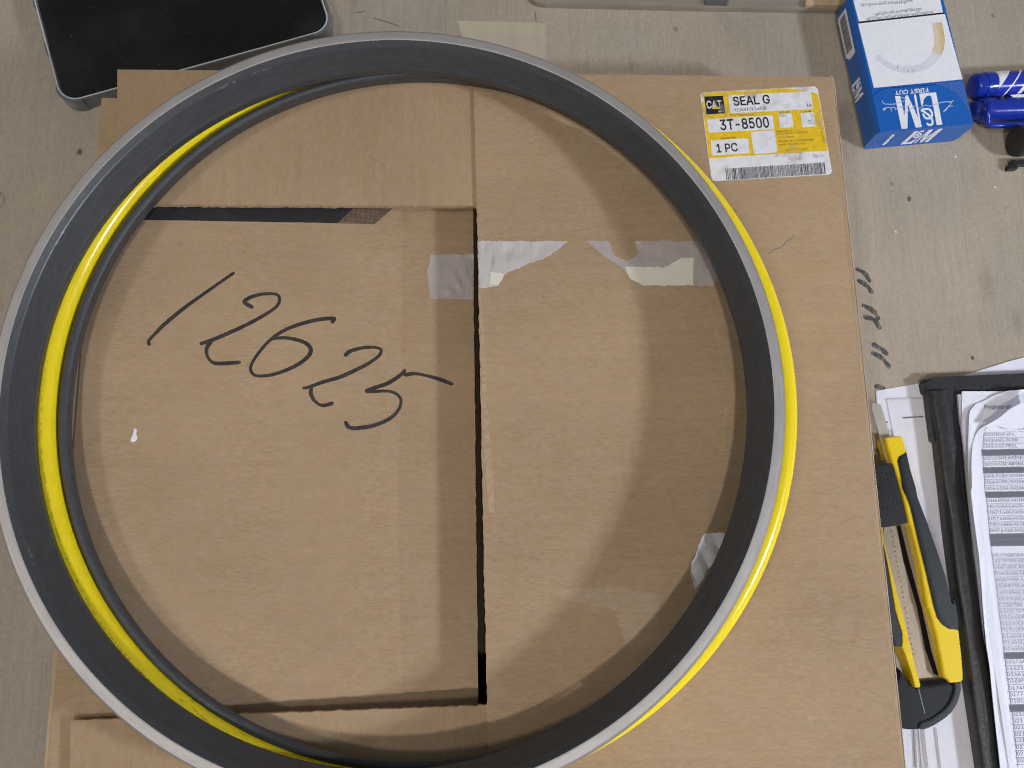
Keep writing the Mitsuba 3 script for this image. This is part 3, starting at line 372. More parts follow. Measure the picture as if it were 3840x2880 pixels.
mat('phone_glass', proc(lambda p, n, uv: mi.Color3f(.010, .009, .009) * (.3 + 1.4 * smoothstep(.35, .7, fbm(p.x * 22, p.y * 22, 0.0, 4))) + mi.Color3f(.12) * smoothstep(.965, .985, noise(p.x * 900, p.y * 900, 6.0))), .07, .5)
mat('phone_body', (.012, .012, .013), .3, .5)
mat('case_clear', (.50, .52, .55), .06, eta=1.45, spec_trans=.75)
def hardboard(p, n, uv):
    return mix((.30, .27, .215), (.22, .195, .16), fbm(p.x * 40, p.y * 300, 0.0, 3))
mat('hardboard', proc(hardboard), .45, .4)
mat('clip_steel', (.20, .19, .18), .35, metallic=.6)
mat('beige_card', proc(lambda p, n, uv: mi.Color3f(.48, .35, .22) * (.9 + .2 * noise(p.x * 500, p.y * 500))), .7, .2)
mat('staple_steel', (.80, .80, .82), .2, metallic=1.)

# ---------------------------------------------------------------- helpers (mesh lengths in mm, scaled to metres when added)
def numbered(key):
    if key not in scene and not any(k.startswith(key + '__') for k in scene): return key
    i = 1
    while f'{key}_{i:03d}' in scene or any(k.startswith(f'{key}_{i:03d}__') for k in scene): i += 1
    return f'{key}_{i:03d}'
def thing(name, label, cat, group=None, kind=None):
    key = numbered(name)
    labels[key] = {'label': label, 'category': cat, **({'group': group} if group else {}), **({'kind': kind} if kind else {})}
    return key
def part(parent, name, mesh, bsdf, smooth=False, label=None):
    key = numbered(f'{parent}__{name}')
    m = mesh.copy(); m.vertices = m.vertices * .001
    scene[key] = mikit.ply(m, bsdf, smooth=smooth)
    if label: labels[key] = {'label': label}
    return key
cat_ = trimesh.util.concatenate
def P(name): return Polygon(MM[name]).buffer(0)
def prism(poly, z0, z1):
    gs = [g for g in getattr(poly, 'geoms', [poly]) if g.geom_type == 'Polygon' and g.area > 1e-4]
    ms = []
    for g in gs:
        m = trimesh.creation.extrude_polygon(g, z1 - z0, engine='earcut'); m.apply_translation([0, 0, z0]); ms.append(m)
    return cat_(ms)
def soft(poly, z0, z1, r, n=5):
    "a prism with a rounded upper edge"
    ms = [prism(poly, z0, z1 - r)]; z = z1 - r
    for i in range(1, n + 1):
        a = math.pi / 2 * i / n; zz = z1 - r + r * math.sin(a)
        inset = r * (1 - math.cos(math.pi / 2 * (i - .5) / n))
        g = poly.buffer(-inset)
        if g.is_empty: break
        ms.append(prism(g, z, zz)); z = zz
    return cat_(ms)
def draped(m, f, edge=None):
    if edge:
        v, fc = trimesh.remesh.subdivide_to_size(m.vertices, m.faces, edge); m = trimesh.Trimesh(v, fc, process=True)
    m = m.copy(); m.vertices[:, 2] += f(m.vertices[:, 0], m.vertices[:, 1]); return m
def smooth_line(pts, n=8):
    "Catmull-Rom through the points"
    p = np.array(pts, float); p = np.vstack([2 * p[0] - p[1], p, 2 * p[-1] - p[-2]]); out = []
    for i in range(1, len(p) - 2):
        for t in np.linspace(0, 1, n, endpoint=False):
            out.append(.5 * ((2 * p[i]) + (p[i + 1] - p[i - 1]) * t + (2 * p[i - 1] - 5 * p[i] + 4 * p[i + 1] - p[i + 2]) * t**2 + (3 * p[i] - p[i - 1] - 3 * p[i + 1] + p[i + 2]) * t**3))
    return np.array(out + [p[-2]])
def stroke(pts, w, taper=0.):
    q = smooth_line(pts); n = len(q); gs = []
    ph = rng.uniform(0, 6)
    for i in range(n - 1):
        t = i / n; ww = w / 2 * (1 + .16 * math.sin(t * 9 + ph)) * (1 - taper * max(0, (t - .75) / .25))
        gs.append(LineString(q[i:i + 2]).buffer(ww, 4))
    return unary_union(gs).simplify(.05)
def letters(s, x, y, ang, width, height, bold=0, depth=.15):
    m = meshkit.text_mesh(s, height, depth, bool(bold)); lo, hi = m.bounds
    m.apply_translation([-lo[0], 0, 0]); m.vertices[:, 0] *= width / (hi[0] - lo[0])
    m.apply_transform(trimesh.transformations.rotation_matrix(math.radians(ang), [0, 0, 1])); m.apply_translation([x, y, 0]); return m
def at_z(m, z): m = m.copy(); m.apply_translation([0, 0, z]); return m
def ring(profile, center, z=0, tilt=0., sections=288):
    m = trimesh.creation.revolve(np.array(profile + [profile[0]], float), sections=sections)
    if m.volume < 0: m.invert()
    m.apply_translation([0, 0, -z]); m.apply_transform(trimesh.transformations.rotation_matrix(-tilt, [0, 1, 0])); m.apply_translation([center[0], center[1], z]); return m
def jag(pts, amp, step=3.):
    "a cut edge: the outline with small unevenness along it"
    ls = LineString(list(pts) + [pts[0]]); n = int(ls.length / step)
    q = [ls.interpolate(i / n, normalized=True) for i in range(n)]
    out = [(a.x + rng.normal(0, amp), a.y + rng.normal(0, amp)) for a in q] 
    return Polygon(out).buffer(0)
def torn(name, amp=.22):
    return jag(list(P(name).exterior.coords)[:-1], amp, 1.3)
def slab(center, ext): m = trimesh.creation.box(ext); m.apply_translation(center); return m

# ---------------------------------------------------------------- workbench top
scene['table_top'] = {**mikit.ply(trimesh.Trimesh(slab((.02, .1, -.012), (1.5, 1.3, .024)).vertices, slab((.02, .1, -.012), (1.5, 1.3, .024)).faces), 'plywood')}
labels['table_top'] = {'label': 'grey brown plywood workbench top with knots and stains', 'category': 'table', 'kind': 'structure'}
for i in range(7): part('table_top', 'pen_tick', prism(stroke(MM[f'tick_{i}'], 2.5), 0, .15), 'tick_ink')
for i in range(3): part('table_top', 'pencil_mark', prism(stroke(MM[f'pencil_{i}'], .7), 0, .12), 'pencil_grey')

# ---------------------------------------------------------------- the carton
ZF, ZM = 46.0, 44.5                                           # upper faces of the right flap and of the two end flaps
zpan = lambda x, y: 41.5 - .0536 * (x + 200)                  # the left flap sags into the carton towards its free edge
box_ = thing('cardboard_box', 'brown corrugated cardboard carton lying under the seal rings with taped flaps', 'box')
Y0, Y1, XR = -135., 246.6, 196.
fold = [(XR - 3 + 3 * math.sin(a), ZF - 3 + 3 * math.cos(a)) for a in np.linspace(0, math.pi / 2, 7)]
def along_y(poly_xz, y0, y1):
    m = prism(poly_xz, 0, y1 - y0); v = m.vertices.copy(); m.vertices = np.c_[v[:, 0], y0 + v[:, 2], v[:, 1]]; m.invert(); return m
part(box_, 'wall', along_y(Polygon([(XR - 3.6, 0), (XR, 0)] + fold[::-1] + [(XR - 3.6, ZF)]), Y0, Y1), 'cardboard_smooth', 40)
part(box_, 'worn_fold', along_y(Polygon([(XR - .9, ZF - .45), (XR - .3, ZF - 1.0), (XR + .1, ZF - 1.9), (XR + .1, ZF - 3.2), (XR - .8, ZF - 3.2)]), Y0, Y1 - 4), 'cardboard_worn')
part(box_, 'wall', slab((4.5, 244.2, 21), (375, 3.6, 42)), 'cardboard_smooth')
part(box_, 'wall', slab((-190.3, 50, 20.2), (3.6, 368, 40.4)), 'cardboard_pale')
part(box_, 'wall', slab((0, -133, 20), (378, 3.6, 40)), 'cardboard_smooth')
part(box_, 'bottom', slab((0, 55, 1.5), (376, 374, 2)), 'cardboard_shade')
seam = [(1.5, 243.), (1.5, 238.1), (2.5, 145.1), (3.6, 17.5), (4.7, -89.3), (5.2, Y0)]
right = Polygon(seam + [(XR - 3.6, Y0), (XR - 3.6, Y1 - .6), (1.5, Y1)])
fray = [(x + rng.normal(0, .18), y) for x, y in [LineString(seam).interpolate(t, normalized=True).coords[0] for t in np.linspace(0, 1, 170)]]
right = Polygon([(1.5, Y1)] + fray + [(XR - 3.6, Y0), (XR - 3.6, Y1 - .6)]).buffer(0)
r_flap = part(box_, 'flap', prism(right, ZF - 3.2, ZF), 'cardboard_turned', label='wide right flap of the carton')
def cut(p0, p1, n): return [(p0[0] + (p1[0] - p0[0]) * t + 0, p0[1] + (p1[1] - p0[1]) * t + rng.normal(0, .16)) for t in np.linspace(0, 1, n)]
top = Polygon([(-183.8, 248.2), (-178.2, 173.3)] + cut((-176, 173.3), (3.5, 172.6), 120) + [(1.2, 248.4)]).buffer(0)
part(box_, 'flap', soft(top, ZM - 3.0, ZM, .4, 3), 'cardboard_smooth', label='upper end flap of the carton')
low = Polygon([(-180.5, -71.2)] + cut((-178, -71.0), (6, -69.4), 120) + [(6.5, Y0), (-176, Y0)]).buffer(0)
part(box_, 'flap', soft(low, ZM - 3.0, ZM, .4, 3), 'cardboard_smooth', label='lower end flap of the carton')
inner = Polygon([(-192, 234), (.1, 234)] + [(.1 + .5 * t + rng.normal(0, .12), 234 - 334 * t) for t in np.linspace(0, 1, 120)] + [(-190, -125)]).buffer(0)
l_flap = part(box_, 'flap', draped(prism(inner, -3, 0), zpan, 25), 'cardboard_turned', label='sunken left flap with the handwritten number')
part(box_, 'printed_band', draped(prism(P('black_band'), 0, .12), zpan), 'print_black')
part(box_, 'printed_halftone', draped(prism(P('halftone'), 0, .12), zpan), 'print_halftone')
for names in (('digit_1',), ('digit_2a', 'digit_2b'), ('digit_6',), ('digit_2c', 'digit_2d'), ('digit_5a', 'digit_5b')):
    part(box_, 'handwritten_digit', draped(prism(unary_union([stroke(MM[n], 1.75) for n in names]), 0, .15), zpan), 'marker_ink')
part(box_, 'tape_and_shade', draped(prism(P('flap_shade'), 0, .1), zpan), 'kraft_shade')  # painted shade band of the right flap, laid on as a darker strip
part(box_, 'tape_strip', draped(prism(torn('tape1', .12), .1, .3), zpan), 'tape_grey', label='grey tape scrap on the sunken left flap')
crumple = lambda x, y: 1.5 * np.abs(np.sin(x * .33 + y * .17)) * np.abs(np.sin(y * .16 - x * .1 + 1))
k = part(box_, 'tape_strip', prism(torn('tape2'), ZF, ZF + .2), 'tape_white', label='torn white tape at the edge of the right flap')
part(k, 'paper_scrap', prism(torn('cream2'), ZF, ZF + .4), 'paper_cream')
k = part(box_, 'tape_strip', prism(torn('tape3'), ZF, ZF + .2), 'tape_grey', label='torn grey tape running under the ring')
part(k, 'paper_scrap', prism(torn('cream3'), ZF, ZF + .4), 'paper_cream')
k = part(box_, 'tape_strip', draped(prism(torn('tape4'), ZF, ZF + .2), crumple, 1.5), 'paper_white', 30, label='small crumpled tape scrap beside the ring')
part(k, 'paper_scrap', draped(prism(P('fold4'), ZF + .6, ZF + .9), crumple, 1.5), 'white_paper', 30)
part(box_, 'tape_and_shade', prism(P('tape_and_shade'), ZF, ZF + .12), 'tape_clear')
part(box_, 'paint_spot', draped(prism(P('speck').buffer(.15), 0, .2), zpan), 'paint_white')
part(box_, 'scuff_mark', prism(stroke(MM['scuff'], .8, .5), ZF, ZF + .1), 'cardboard_scuff')
part(box_, 'torn_edge', prism(P('fuzz'), ZF, ZF + .12), 'torn_paper')
part(box_, 'pen_scribble', prism(stroke(MM['scribble'], .4), ZF, ZF + .12), 'ink_grey')

# the shipping label glued to the carton
lb = part(box_, 'shipping_label', prism(P('label').buffer(1.2).buffer(-1.2), ZF, ZF + .25), 'label_white', label='worn white and yellow parts label with a barcode')
yel = P('label_yellow'); e = yel.exterior
rag = Polygon([(e.interpolate(t, normalized=True).x + rng.normal(0, .10), e.interpolate(t, normalized=True).y + rng.normal(0, .10)) for t in np.linspace(0, 1, 260)[:-1]]).buffer(0)
part(lb, 'yellow_print', prism(rag.intersection(P('label').buffer(-.3)), ZF + .2, ZF + .37), 'label_yellow')
for i in range(6): part(lb, 'white_field', prism(P(f'label_white_{i}'), ZF + .3, ZF + .5), 'label_white')
part(lb, 'logo_square', prism(P('logo_square'), ZF + .3, ZF + .5), 'label_ink')
part(lb, 'logo_lettering', cat_([at_z(letters(*a), ZF + .46) for a in PRINT['logo_text']]), 'label_white')
part(lb, 'logo_triangle', prism(P('logo_triangle'), ZF + .5, ZF + .72), 'label_yellow')
big = [a for a in PRINT['label_text'] if a[6] or a[0][0] in '9A']; small = [a for a in PRINT['label_text'] if a not in big]
for a in big: part(lb, 'lettering', at_z(letters(*a), ZF + .46), 'label_ink')
for a in small: part(lb, 'small_lettering', at_z(letters(*a), ZF + .32), 'label_small_ink')
b0, b1, b2, b3 = [np.array(p) for p in MM['barcode']]
bars, t = [], 0.; brng = random.Random(5)
while t < .985:
    w = brng.choice((.0045, .0045, .007, .011)); 
    bars.append(Polygon([b0 + (b1 - b0) * t, b0 + (b1 - b0) * min(1, t + w), b3 + (b2 - b3) * min(1, t + w), b3 + (b2 - b3) * t]))
    t += w + brng.choice((.0045, .0055, .009))
part(lb, 'barcode', cat_([prism(b, ZF + .2, ZF + .38) for b in bars]), 'label_bar')

# ---------------------------------------------------------------- the rings
TILT = math.radians(.2)
prof = [(162.9, 66.2), (163.1, 66.8), (163.8, 67.6), (168.0, 77.0), (168.7, 78.0), (170.2, 79.9), (170.5, 80.1)]
rim = [(170.5, 80.1), (171.2, 80.4), (174.6, 80.2), (174.75, 80.0), (174.6, 76.0), (170.5, 75.0)]
bevel = [(174.7, 80.1), (175.7, 79.3), (176.3, 78.0), (176.4, 76.8), (176.4, 75.0), (175.4, 73.4), (172.8, 72.2), (174.62, 76.0)]
C1, C2, C3 = (-35.2, 72.4), (-24.0, 74.3), (-24.6, 75.1)
r1 = thing('seal_ring', 'larger metal seal ring with a polished silver rim lying tilted on top', 'ring')
part(r1, 'dark_body', ring([(164.4, 60.3), (164.0, 61.0)] + prof + [(170.4, 75.0), (172.4, 72.3), (169.6, 66.0), (169.0, 60.3)], C1, 66, TILT), 'phosphated_iron', 35)
part(r1, 'polished_rim', ring(rim, C1, 66, TILT), 'brushed_steel', 30)
part(r1, 'outer_bevel', ring(bevel, C1, 66, TILT), 'turned_steel', 50)
part(r1, 'worn_edge', ring([(168.0, 77.0), (168.02, 77.2), (168.35, 77.65), (168.6, 77.9), (168.5, 77.6)], C1, 66, TILT), 'scuffed_iron', 60)
blocker = trimesh.creation.revolve(np.array([(168.9, 51.0), (170.6, 51.0), (169.4, 60.6), (165.3, 60.6), (168.9, 51.0)]), angle=math.radians(108), sections=100, cap=True)
blocker.apply_transform(trimesh.transformations.rotation_matrix(math.radians(-54), [0, 0, 1])); blocker.apply_translation([C1[0], C1[1], 0])
blocker2 = trimesh.creation.revolve(np.array([(166.6, 57.2), (169.0, 57.2), (169.4, 60.4), (165.3, 60.4), (166.6, 57.2)]), angle=math.radians(200), sections=160, cap=True)
blocker2.apply_transform(trimesh.transformations.rotation_matrix(math.radians(-100), [0, 0, 1])); blocker2.apply_translation([C1[0], C1[1], 0])
part(r1, 'added_leak_blocker', cat_([blocker, blocker2]), 'phosphated_iron', 35)  # unseen arcs added under the ring only to stop light leaking through
r2 = thing('seal_ring', 'dark metal seal ring lying lowest on the carton inside the yellow ring', 'ring')
arc = [(166.4 + 2.4 * math.cos(a), 54.6 + 2.4 * math.sin(a)) for a in np.linspace(math.pi, 0.1, 12)]
part(r2, 'dark_body', ring([(166.6, 46.1), (165.6, 48.5)] + arc + [(168.7, 51.0), (172.0, 48.0), (173.4, 46.1)], C2), 'phosphated_iron', 40)
ry = thing('rubber_ring', 'glossy yellow round rubber ring around the lower dark seal ring', 'ring')
part(ry, 'hose', ring([(174.6 + 5.7 * math.cos(a), 54.4 + 5.7 * math.sin(a)) for a in np.linspace(0, 2 * math.pi, 33)[:-1]], C3), 'yellow_rubber', True)

# ---------------------------------------------------------------- smartphone in a clear case
ph = thing('smartphone', 'black smartphone in a clear bumper case lying face up, partly under the carton', 'phone')
bl, br = np.array(MM['phone'][0]), np.array(MM['phone'][1]); ux = (br - bl) / np.linalg.norm(br - bl); uy = np.array([-ux[1], ux[0]]); W_ = np.linalg.norm(br - bl); H_ = 77
def phone_rect(inset, rad):
    g = rect(inset, inset, W_ - inset, H_ - inset).buffer(-rad).buffer(rad, 12)
    return affinity.affine_transform(g, [ux[0], uy[0], ux[1], uy[1], bl[0], bl[1]])
def corner(cx, cy): return affinity.affine_transform(rect(cx - 5.5, cy - 5.5, cx + 5.5, cy + 5.5).buffer(2), [ux[0], uy[0], ux[1], uy[1], bl[0], bl[1]])
shell = phone_rect(0, 11).difference(phone_rect(1.5, 9.8)); bump4 = unary_union([corner(4, 4), corner(W_ - 4, 4), corner(4, H_ - 4), corner(W_ - 4, H_ - 4)]).intersection(phone_rect(-1.0, 11)).difference(phone_rect(1.5, 9.8))
part(ph, 'clear_case', cat_([soft(shell.union(bump4), .6, 10.6, .9), prism(phone_rect(.4, 11), .1, 1.3)]), 'case_clear')
part(ph, 'case_rim', soft(phone_rect(.35, 10.7).difference(phone_rect(1.0, 10.1)), 10.5, 10.9, .15, 2), 'case_rim')
part(ph, 'body', prism(phone_rect(1.6, 9.6), 1.5, 9.0), 'phone_body')
part(ph, 'screen', soft(phone_rect(1.9, 9.4), 9.0, 9.7, .3, 3), 'phone_glass')
for q in ((W_ - .2, 14), (-.2, 34)):
    part(ph, 'case_button', soft(affinity.affine_transform(rect(q[0] - 1.2, q[1], q[0] + 1.2, q[1] + 8), [ux[0], uy[0], ux[1], uy[1], bl[0], bl[1]]), 3, 8.6, .6), 'case_clear')

# ---------------------------------------------------------------- cigarette pack
pk = thing('cigarette_pack', 'blue and white cigarette pack lying on its back beside the carton corner', 'cigarette pack')
PA = math.radians(5.6); o_ = np.array([231.3, 227.7]); e1, e2 = np.array([math.cos(PA), math.sin(PA)]), np.array([-math.sin(PA), math.cos(PA)])
TP, WP, LP = 20.5, 55.0, 87.0
M4 = np.eye(4); M4[:2, 0] = e1; M4[:2, 1] = e2; M4[:2, 3] = o_
def local(m): m = m.copy(); m.apply_transform(M4); return m
sec = [(1.2, .0), (53.6, 0), (56.2, 2.8), (56.6, 17.6), (55.0, TP), (0, TP), (-1.6, 17.6), (-1.0, 3)]
def along_v(poly_uz, v0, v1): return along_y(poly_uz, v0, v1)
part(pk, 'body', local(along_v(Polygon(sec).buffer(-.5).buffer(.5, 3), 27.5, LP)), 'pack_blue', 25)
part(pk, 'lid', local(along_v(Polygon(sec).buffer(-.4).buffer(.5, 3), 0, 27.35)), 'pack_blue', 25)
ZK = TP + .1
w_ = part(pk, 'warning_panel', prism(P('pack_white_lo').union(P('pack_white_hi')).buffer(.4).buffer(-.4), ZK - .2, ZK + .1), 'pack_white')
part(w_, 'divider', prism(P('pack_line').buffer(.15), ZK, ZK + .22), 'ink_black')
part(w_, 'cigarette_filter', prism(P('pack_butt_filter'), ZK, ZK + .22), 'pack_filter')
part(w_, 'cigarette_paper', prism(P('pack_butt'), ZK, ZK + .2), 'pack_butt')
def georgian(item, x, y, ang, width, height):
    w, polys = item; gs = []
    for rings_ in polys:
        q = [np.array(r).reshape(-1, 2) for r in rings_]
        gs.append(Polygon(q[0], q[1:]).buffer(0))
    m = prism(unary_union(gs), 0, .15); m.vertices[:, 0] *= width / w; m.vertices[:, 1] *= height / 36.
    m.apply_transform(trimesh.transformations.rotation_matrix(ang, [0, 0, 1])); m.apply_translation([x, y, ZK + .1]); return m
for it, nm, h in zip(MM['georgian'], ('pack_t1', 'pack_t2', 'pack_t3'), (1.5, 1.5, 1.5)):
    a, b = np.array(MM[nm][0]), np.array(MM[nm][1]); d = b - a
    part(w_, 'warning_text', georgian(it, a[0], a[1], math.atan2(d[1], d[0]), np.linalg.norm(d), h), 'ink_grey')
ld = [k_ for k_ in scene if k_ == pk + '__lid'][0]
lid_face = Polygon([(.4, .3), (54.6, .3), (54.6, 26.9), (.4, 26.9)])
hatch = affinity.affine_transform(Polygon(MM['pack_hatch1']), [e1[0], e1[1], e2[0], e2[1], -o_ @ e1, -o_ @ e2])
part(ld, 'hatched_print', local(prism(Polygon([(36, 27.2), (54.9, 27.2), (54.9, 3), (53.4, 10), (50.5, 17.5), (46.5, 22.6), (41, 25.6)]), TP - .2, ZK + .06)), 'pack_navy')
part(ld, 'fold_line', prism(stroke(MM['pack_lid_line'][2:], .35), TP - .2, ZK + .08), 'pen_navy')
LM = [Polygon(MM[n]).buffer(.05) for n in ('pack_lm_L', 'pack_lm_M1', 'pack_lm_M2', 'pack_lm_M3', 'pack_lm_M4')] + [LineString(smooth_line(MM['pack_lm_amp'])).buffer(.62)]
LMu = unary_union(LM)
part(ld, 'brand_lettering', prism(LMu, TP - .2, ZK + .16), 'pack_white')
part(ld, 'script_print', prism(unary_union([LineString(smooth_line(MM[n])).buffer(.22) for n in ('pack_script1', 'pack_script2', 'pack_script3', 'pack_script4')]), TP, ZK + .26), 'pack_script')
a, b = np.array(MM['pack_first'][0]), np.array(MM['pack_first'][1]); d = b - a
part(ld, 'lettering', at_z(letters('FIRST CUT', a[0], a[1], math.degrees(math.atan2(d[1], d[0])), np.linalg.norm(d), 2.5, 1), ZK + .02), 'pack_white')
LMn = affinity.translate(affinity.rotate(LMu, 180 - math.degrees(PA), origin=(0, 0)), 0, 0); bx = LMn.bounds; LMn = affinity.translate(LMn, -bx[0], -bx[1]); LMw, LMh = bx[2] - bx[0], bx[3] - bx[1]
def on_end(poly, u, z):
    "print on the near end of the pack, read from the front"
    m = prism(poly, 0, .3); v = m.vertices.copy(); m.vertices = np.c_[u + v[:, 0], -.18 + .2 - v[:, 2], z + v[:, 1]]; return local(m)
def on_side(poly, vv, z):
    m = prism(poly, 0, .3); v = m.vertices.copy(); m.vertices = np.c_[-1.35 - v[:, 2] - .0, vv - v[:, 0], z + v[:, 1]]; return local(m)
part(ld, 'end_lettering', on_end(affinity.scale(LMn, 17 / LMw, 15.5 / LMh, origin=(0, 0)), 21, 2.5), 'pack_white')
fc = meshkit.text_mesh('FIRST CUT', 1.7, .3, True); fc.apply_transform(trimesh.transformations.rotation_matrix(math.pi / 2, [0, 0, 1])); v = fc.vertices.copy(); lo = v.min(0)
fc.vertices = np.c_[9 + (v[:, 0] - lo[0]), -.02 - v[:, 2], 4 + (v[:, 1] - lo[1])]; part(ld, 'end_lettering', local(fc), 'pack_white')
part(ld, 'side_lettering', on_side(affinity.scale(LMn, 11.5 / LMw, 10 / LMh, origin=(0, 0)), 39, 4), 'pack_white')
part(pk, 'barcode_field', on_side(Polygon([(0, 0), (26, 0), (29, 3), (29, 10.5), (0, 10.5)]), 83, 4.5), 'pack_white')
part(pk, 'barcode', cat_([local(slab((-1.72, 83 - (2.2 + i * 1.15 + .12 * (i * 7 % 3)), 9.8), (.12, .45 + .22 * (i * 5 % 3), 7))) for i in range(20)]), 'ink_black')

# ---------------------------------------------------------------- pens
def turned(profile, x, y, z, ang, sections=40):
    "a body of revolution along +x: profile of (distance, radius)"
    m = trimesh.creation.revolve(np.array([(r, d) for d, r in profile], float), sections=sections); v = m.vertices.copy()
    m.vertices = np.c_[v[:, 2], v[:, 0], v[:, 1]]
    if m.volume < 0: m.invert()
    m.apply_transform(trimesh.transformations.rotation_matrix(math.radians(ang), [0, 0, 1])); m.apply_translation([x, y, z]); return m
p1 = thing('marker_pen', 'blue and white striped marker pen with a rounded blue end plug', 'marker')
part(p1, 'end_plug', turned([(0, 0), (.1, 4.6), (.8, 6.3), (2.2, 7.2), (6.0, 7.3), (6.3, 7.7), (11.8, 7.7), (12.6, 7.2), (12.6, 0)], 296.6, 264.4, 7.9, 3.5), 'pen_blue', 40)
part(p1, 'barrel', turned([(12.2, 0), (12.2, 7.3), (12.8, 7.75), (120, 7.75), (120, 0)], 296.6, 264.4, 7.9, 3.5), 'pen_stripe', 40)
p2 = thing('marker_pen', 'glossy all blue marker pen with a looped pocket clip on its cap', 'marker')
part(p2, 'end_knob', turned([(0, 0), (.1, 4.5), (1, 5.4), (4.5, 5.6), (5, 5.0), (5, 0)], 294.6, 249.0, 7.2, 2.5), 'pen_navy', 40)
part(p2, 'collar', turned([(4.6, 0), (4.6, 6.2), (5.6, 6.9), (9.8, 7.0), (10.4, 6.5), (10.4, 0)], 294.6, 249.0, 7.2, 2.5), 'pen_blue', 40)
part(p2, 'cap', turned([(10, 0), (10, 6.3), (10.8, 6.9), (110, 7.1), (110, 0)], 294.6, 249.0, 7.2, 2.5), 'pen_blue', 40)
def tube(pts, r, n=12):
    q = smooth_line(pts, 6); ms = []
    import manifold3d as mf
    for i in range(len(q) - 1):
        s = [trimesh.creation.icosphere(2, r) for _ in (0, 1)]
        s[0].apply_translation(q[i]); s[1].apply_translation(q[i + 1]); ms.append(mf.Manifold.hull_points(np.vstack([s[0].vertices, s[1].vertices])))
    u = mf.Manifold.batch_boolean(ms, mf.OpType.Add).to_mesh()
    return trimesh.Trimesh(u.vert_properties[:, :3], u.tri_verts)
part(p2, 'pocket_clip', tube([(301.6, 249, 14.0), (300.6, 244, 13.2), (301.4, 240, 10.5), (304.5, 238.2, 9.6), (312, 238.4, 9.4), (335, 239.6, 9.4), (360, 240.8, 9.4)], 1.7), 'pen_blue', 50)
part(p2, 'white_stripe', cat_([at_z(prism(Polygon([(316, 256.2), (345, 258.0), (345, 255.2), (318.5, 254.2)]), 0, .3), 12.1)]), 'white_paper')
for dx in (0, 4.6): part(p2, 'vent_slot', at_z(prism(Polygon([(306.6 + dx, 254.6), (307.8 + dx, 254.9), (309.6 + dx, 251.9), (308.4 + dx, 251.7)]), 0, .4), 13.1), 'gap_black')
p3 = thing('marker_pen', 'black marker pen with a flat round end at the picture edge', 'marker')
part(p3, 'end_cap', turned([(0, 0), (0, 8.2), (.6, 8.9), (3.6, 9.0), (4.0, 8.6), (4.0, 0)], 317.0, 228.6, 9.1, 1), 'pen_black', 40)
part(p3, 'grey_band', turned([(3.8, 0), (3.8, 8.7), (6.2, 8.7), (6.2, 0)], 317.0, 228.6, 9.1, 1), 'pen_grey', 40)
part(p3, 'barrel', turned([(6, 0), (6, 8.5), (90, 8.5), (90, 0)], 317.0, 228.6, 9.1, 1), 'pen_black', 40)
part(p3, 'foot', cat_([soft(Polygon([(315.0, 213.6), (320.4, 213.9), (320.4, 216.4), (315.2, 216.2)]), .1, 4.2, .8), slab((328, 217.5, 3), (22, 2.6, 4))]), 'pen_black')

# ---------------------------------------------------------------- things along the far edge
cb = thing('clipboard', 'thin brown hardboard with rounded corner at the far edge of the bench', 'board')
part(cb, 'board', soft(unary_union([P('clipboard'), rect(36, 322, 255, 400)]).buffer(-2).buffer(2), .1, 4.2, .8), 'hardboard')
part(cb, 'metal_clip', soft(P('clip_piece').buffer(.2), 4.2, 6.4, .5), 'clip_steel')
part(cb, 'beige_block', soft(P('clip_beige').buffer(.2), 4.2, 7.0, .4), 'beige_card')
tp = thing('tape_patch', 'faded clear tape patch with a yellowish edge stuck on the bench', 'tape')
part(tp, 'film', prism(P('patch'), .02, .16), 'tape_film')

# ---------------------------------------------------------------- papers, folder
dc = thing('document', 'stapled papers in a clear sleeve lying under the utility knife', 'document')
part(dc, 'paper', prism(P('doc'), .1, .7), 'white_paper')
part(dc, 'clear_sleeve', prism(P('sleeve'), .7, 1.3), 'sleeve_plastic')
edge = LineString(MM['sleeve']).buffer(.5).intersection(P('sleeve').buffer(.4))
part(dc, 'sleeve_edge', prism(edge, 1.2, 1.5), 'sleeve_edge')
part(dc, 'staple', at_z(prism(LineString(MM['staple']).buffer(.38, cap_style=2), 0, .5), 1.3), 'staple_steel')
for n_, w in (('sleeve_line0', .5), ('sleeve_line1', 1.0), ('sleeve_line2', .8)):
    part(dc, 'sleeve_seam', prism(LineString(MM[n_]).buffer(w, cap_style=2), 1.2, 1.6), 'sleeve_seam')
part(dc, 'ink_dash', prism(LineString(MM['mark_dash']).buffer(.35), .6, .85), 'ink_black')

fo = thing('folder', 'black leather folder with a scuffed rounded spine under the printed list', 'folder')
fp = P('folder')
part(fo, 'cover', soft(fp.buffer(-.3).buffer(.3), 1.6, 7.2, .9, 5), 'leather')
spine = [(254.4, 80.5), (255.2, 50), (256.0, 10), (256.8, -40), (258.2, -128)]
sp = []
for (xa, ya), (xb, yb) in zip(spine[:-1], spine[1:]):
    for i in range(8): sp.append((xa + (xb - xa) * i / 8, ya + (yb - ya) * i / 8))
sp.append(spine[-1]); sv, sf = [], []
for i, (x, y) in enumerate(sp):
    w = 5.6 + .3 * math.sin(i * .7)
    for j in range(13):
        a = math.pi * j / 12; sv.append((x - w * math.cos(a), y, 6.4 + 4.0 * math.sin(a) ** .8))
for i in range(len(sp) - 1):
    for j in range(12): sf.append((i * 13 + j, i * 13 + j + 1, (i + 1) * 13 + j + 1, (i + 1) * 13 + j))
sm = trimesh.Trimesh(np.array(sv), np.array([t for q in sf for t in ((q[0], q[3], q[2]), (q[0], q[2], q[1]))])); 
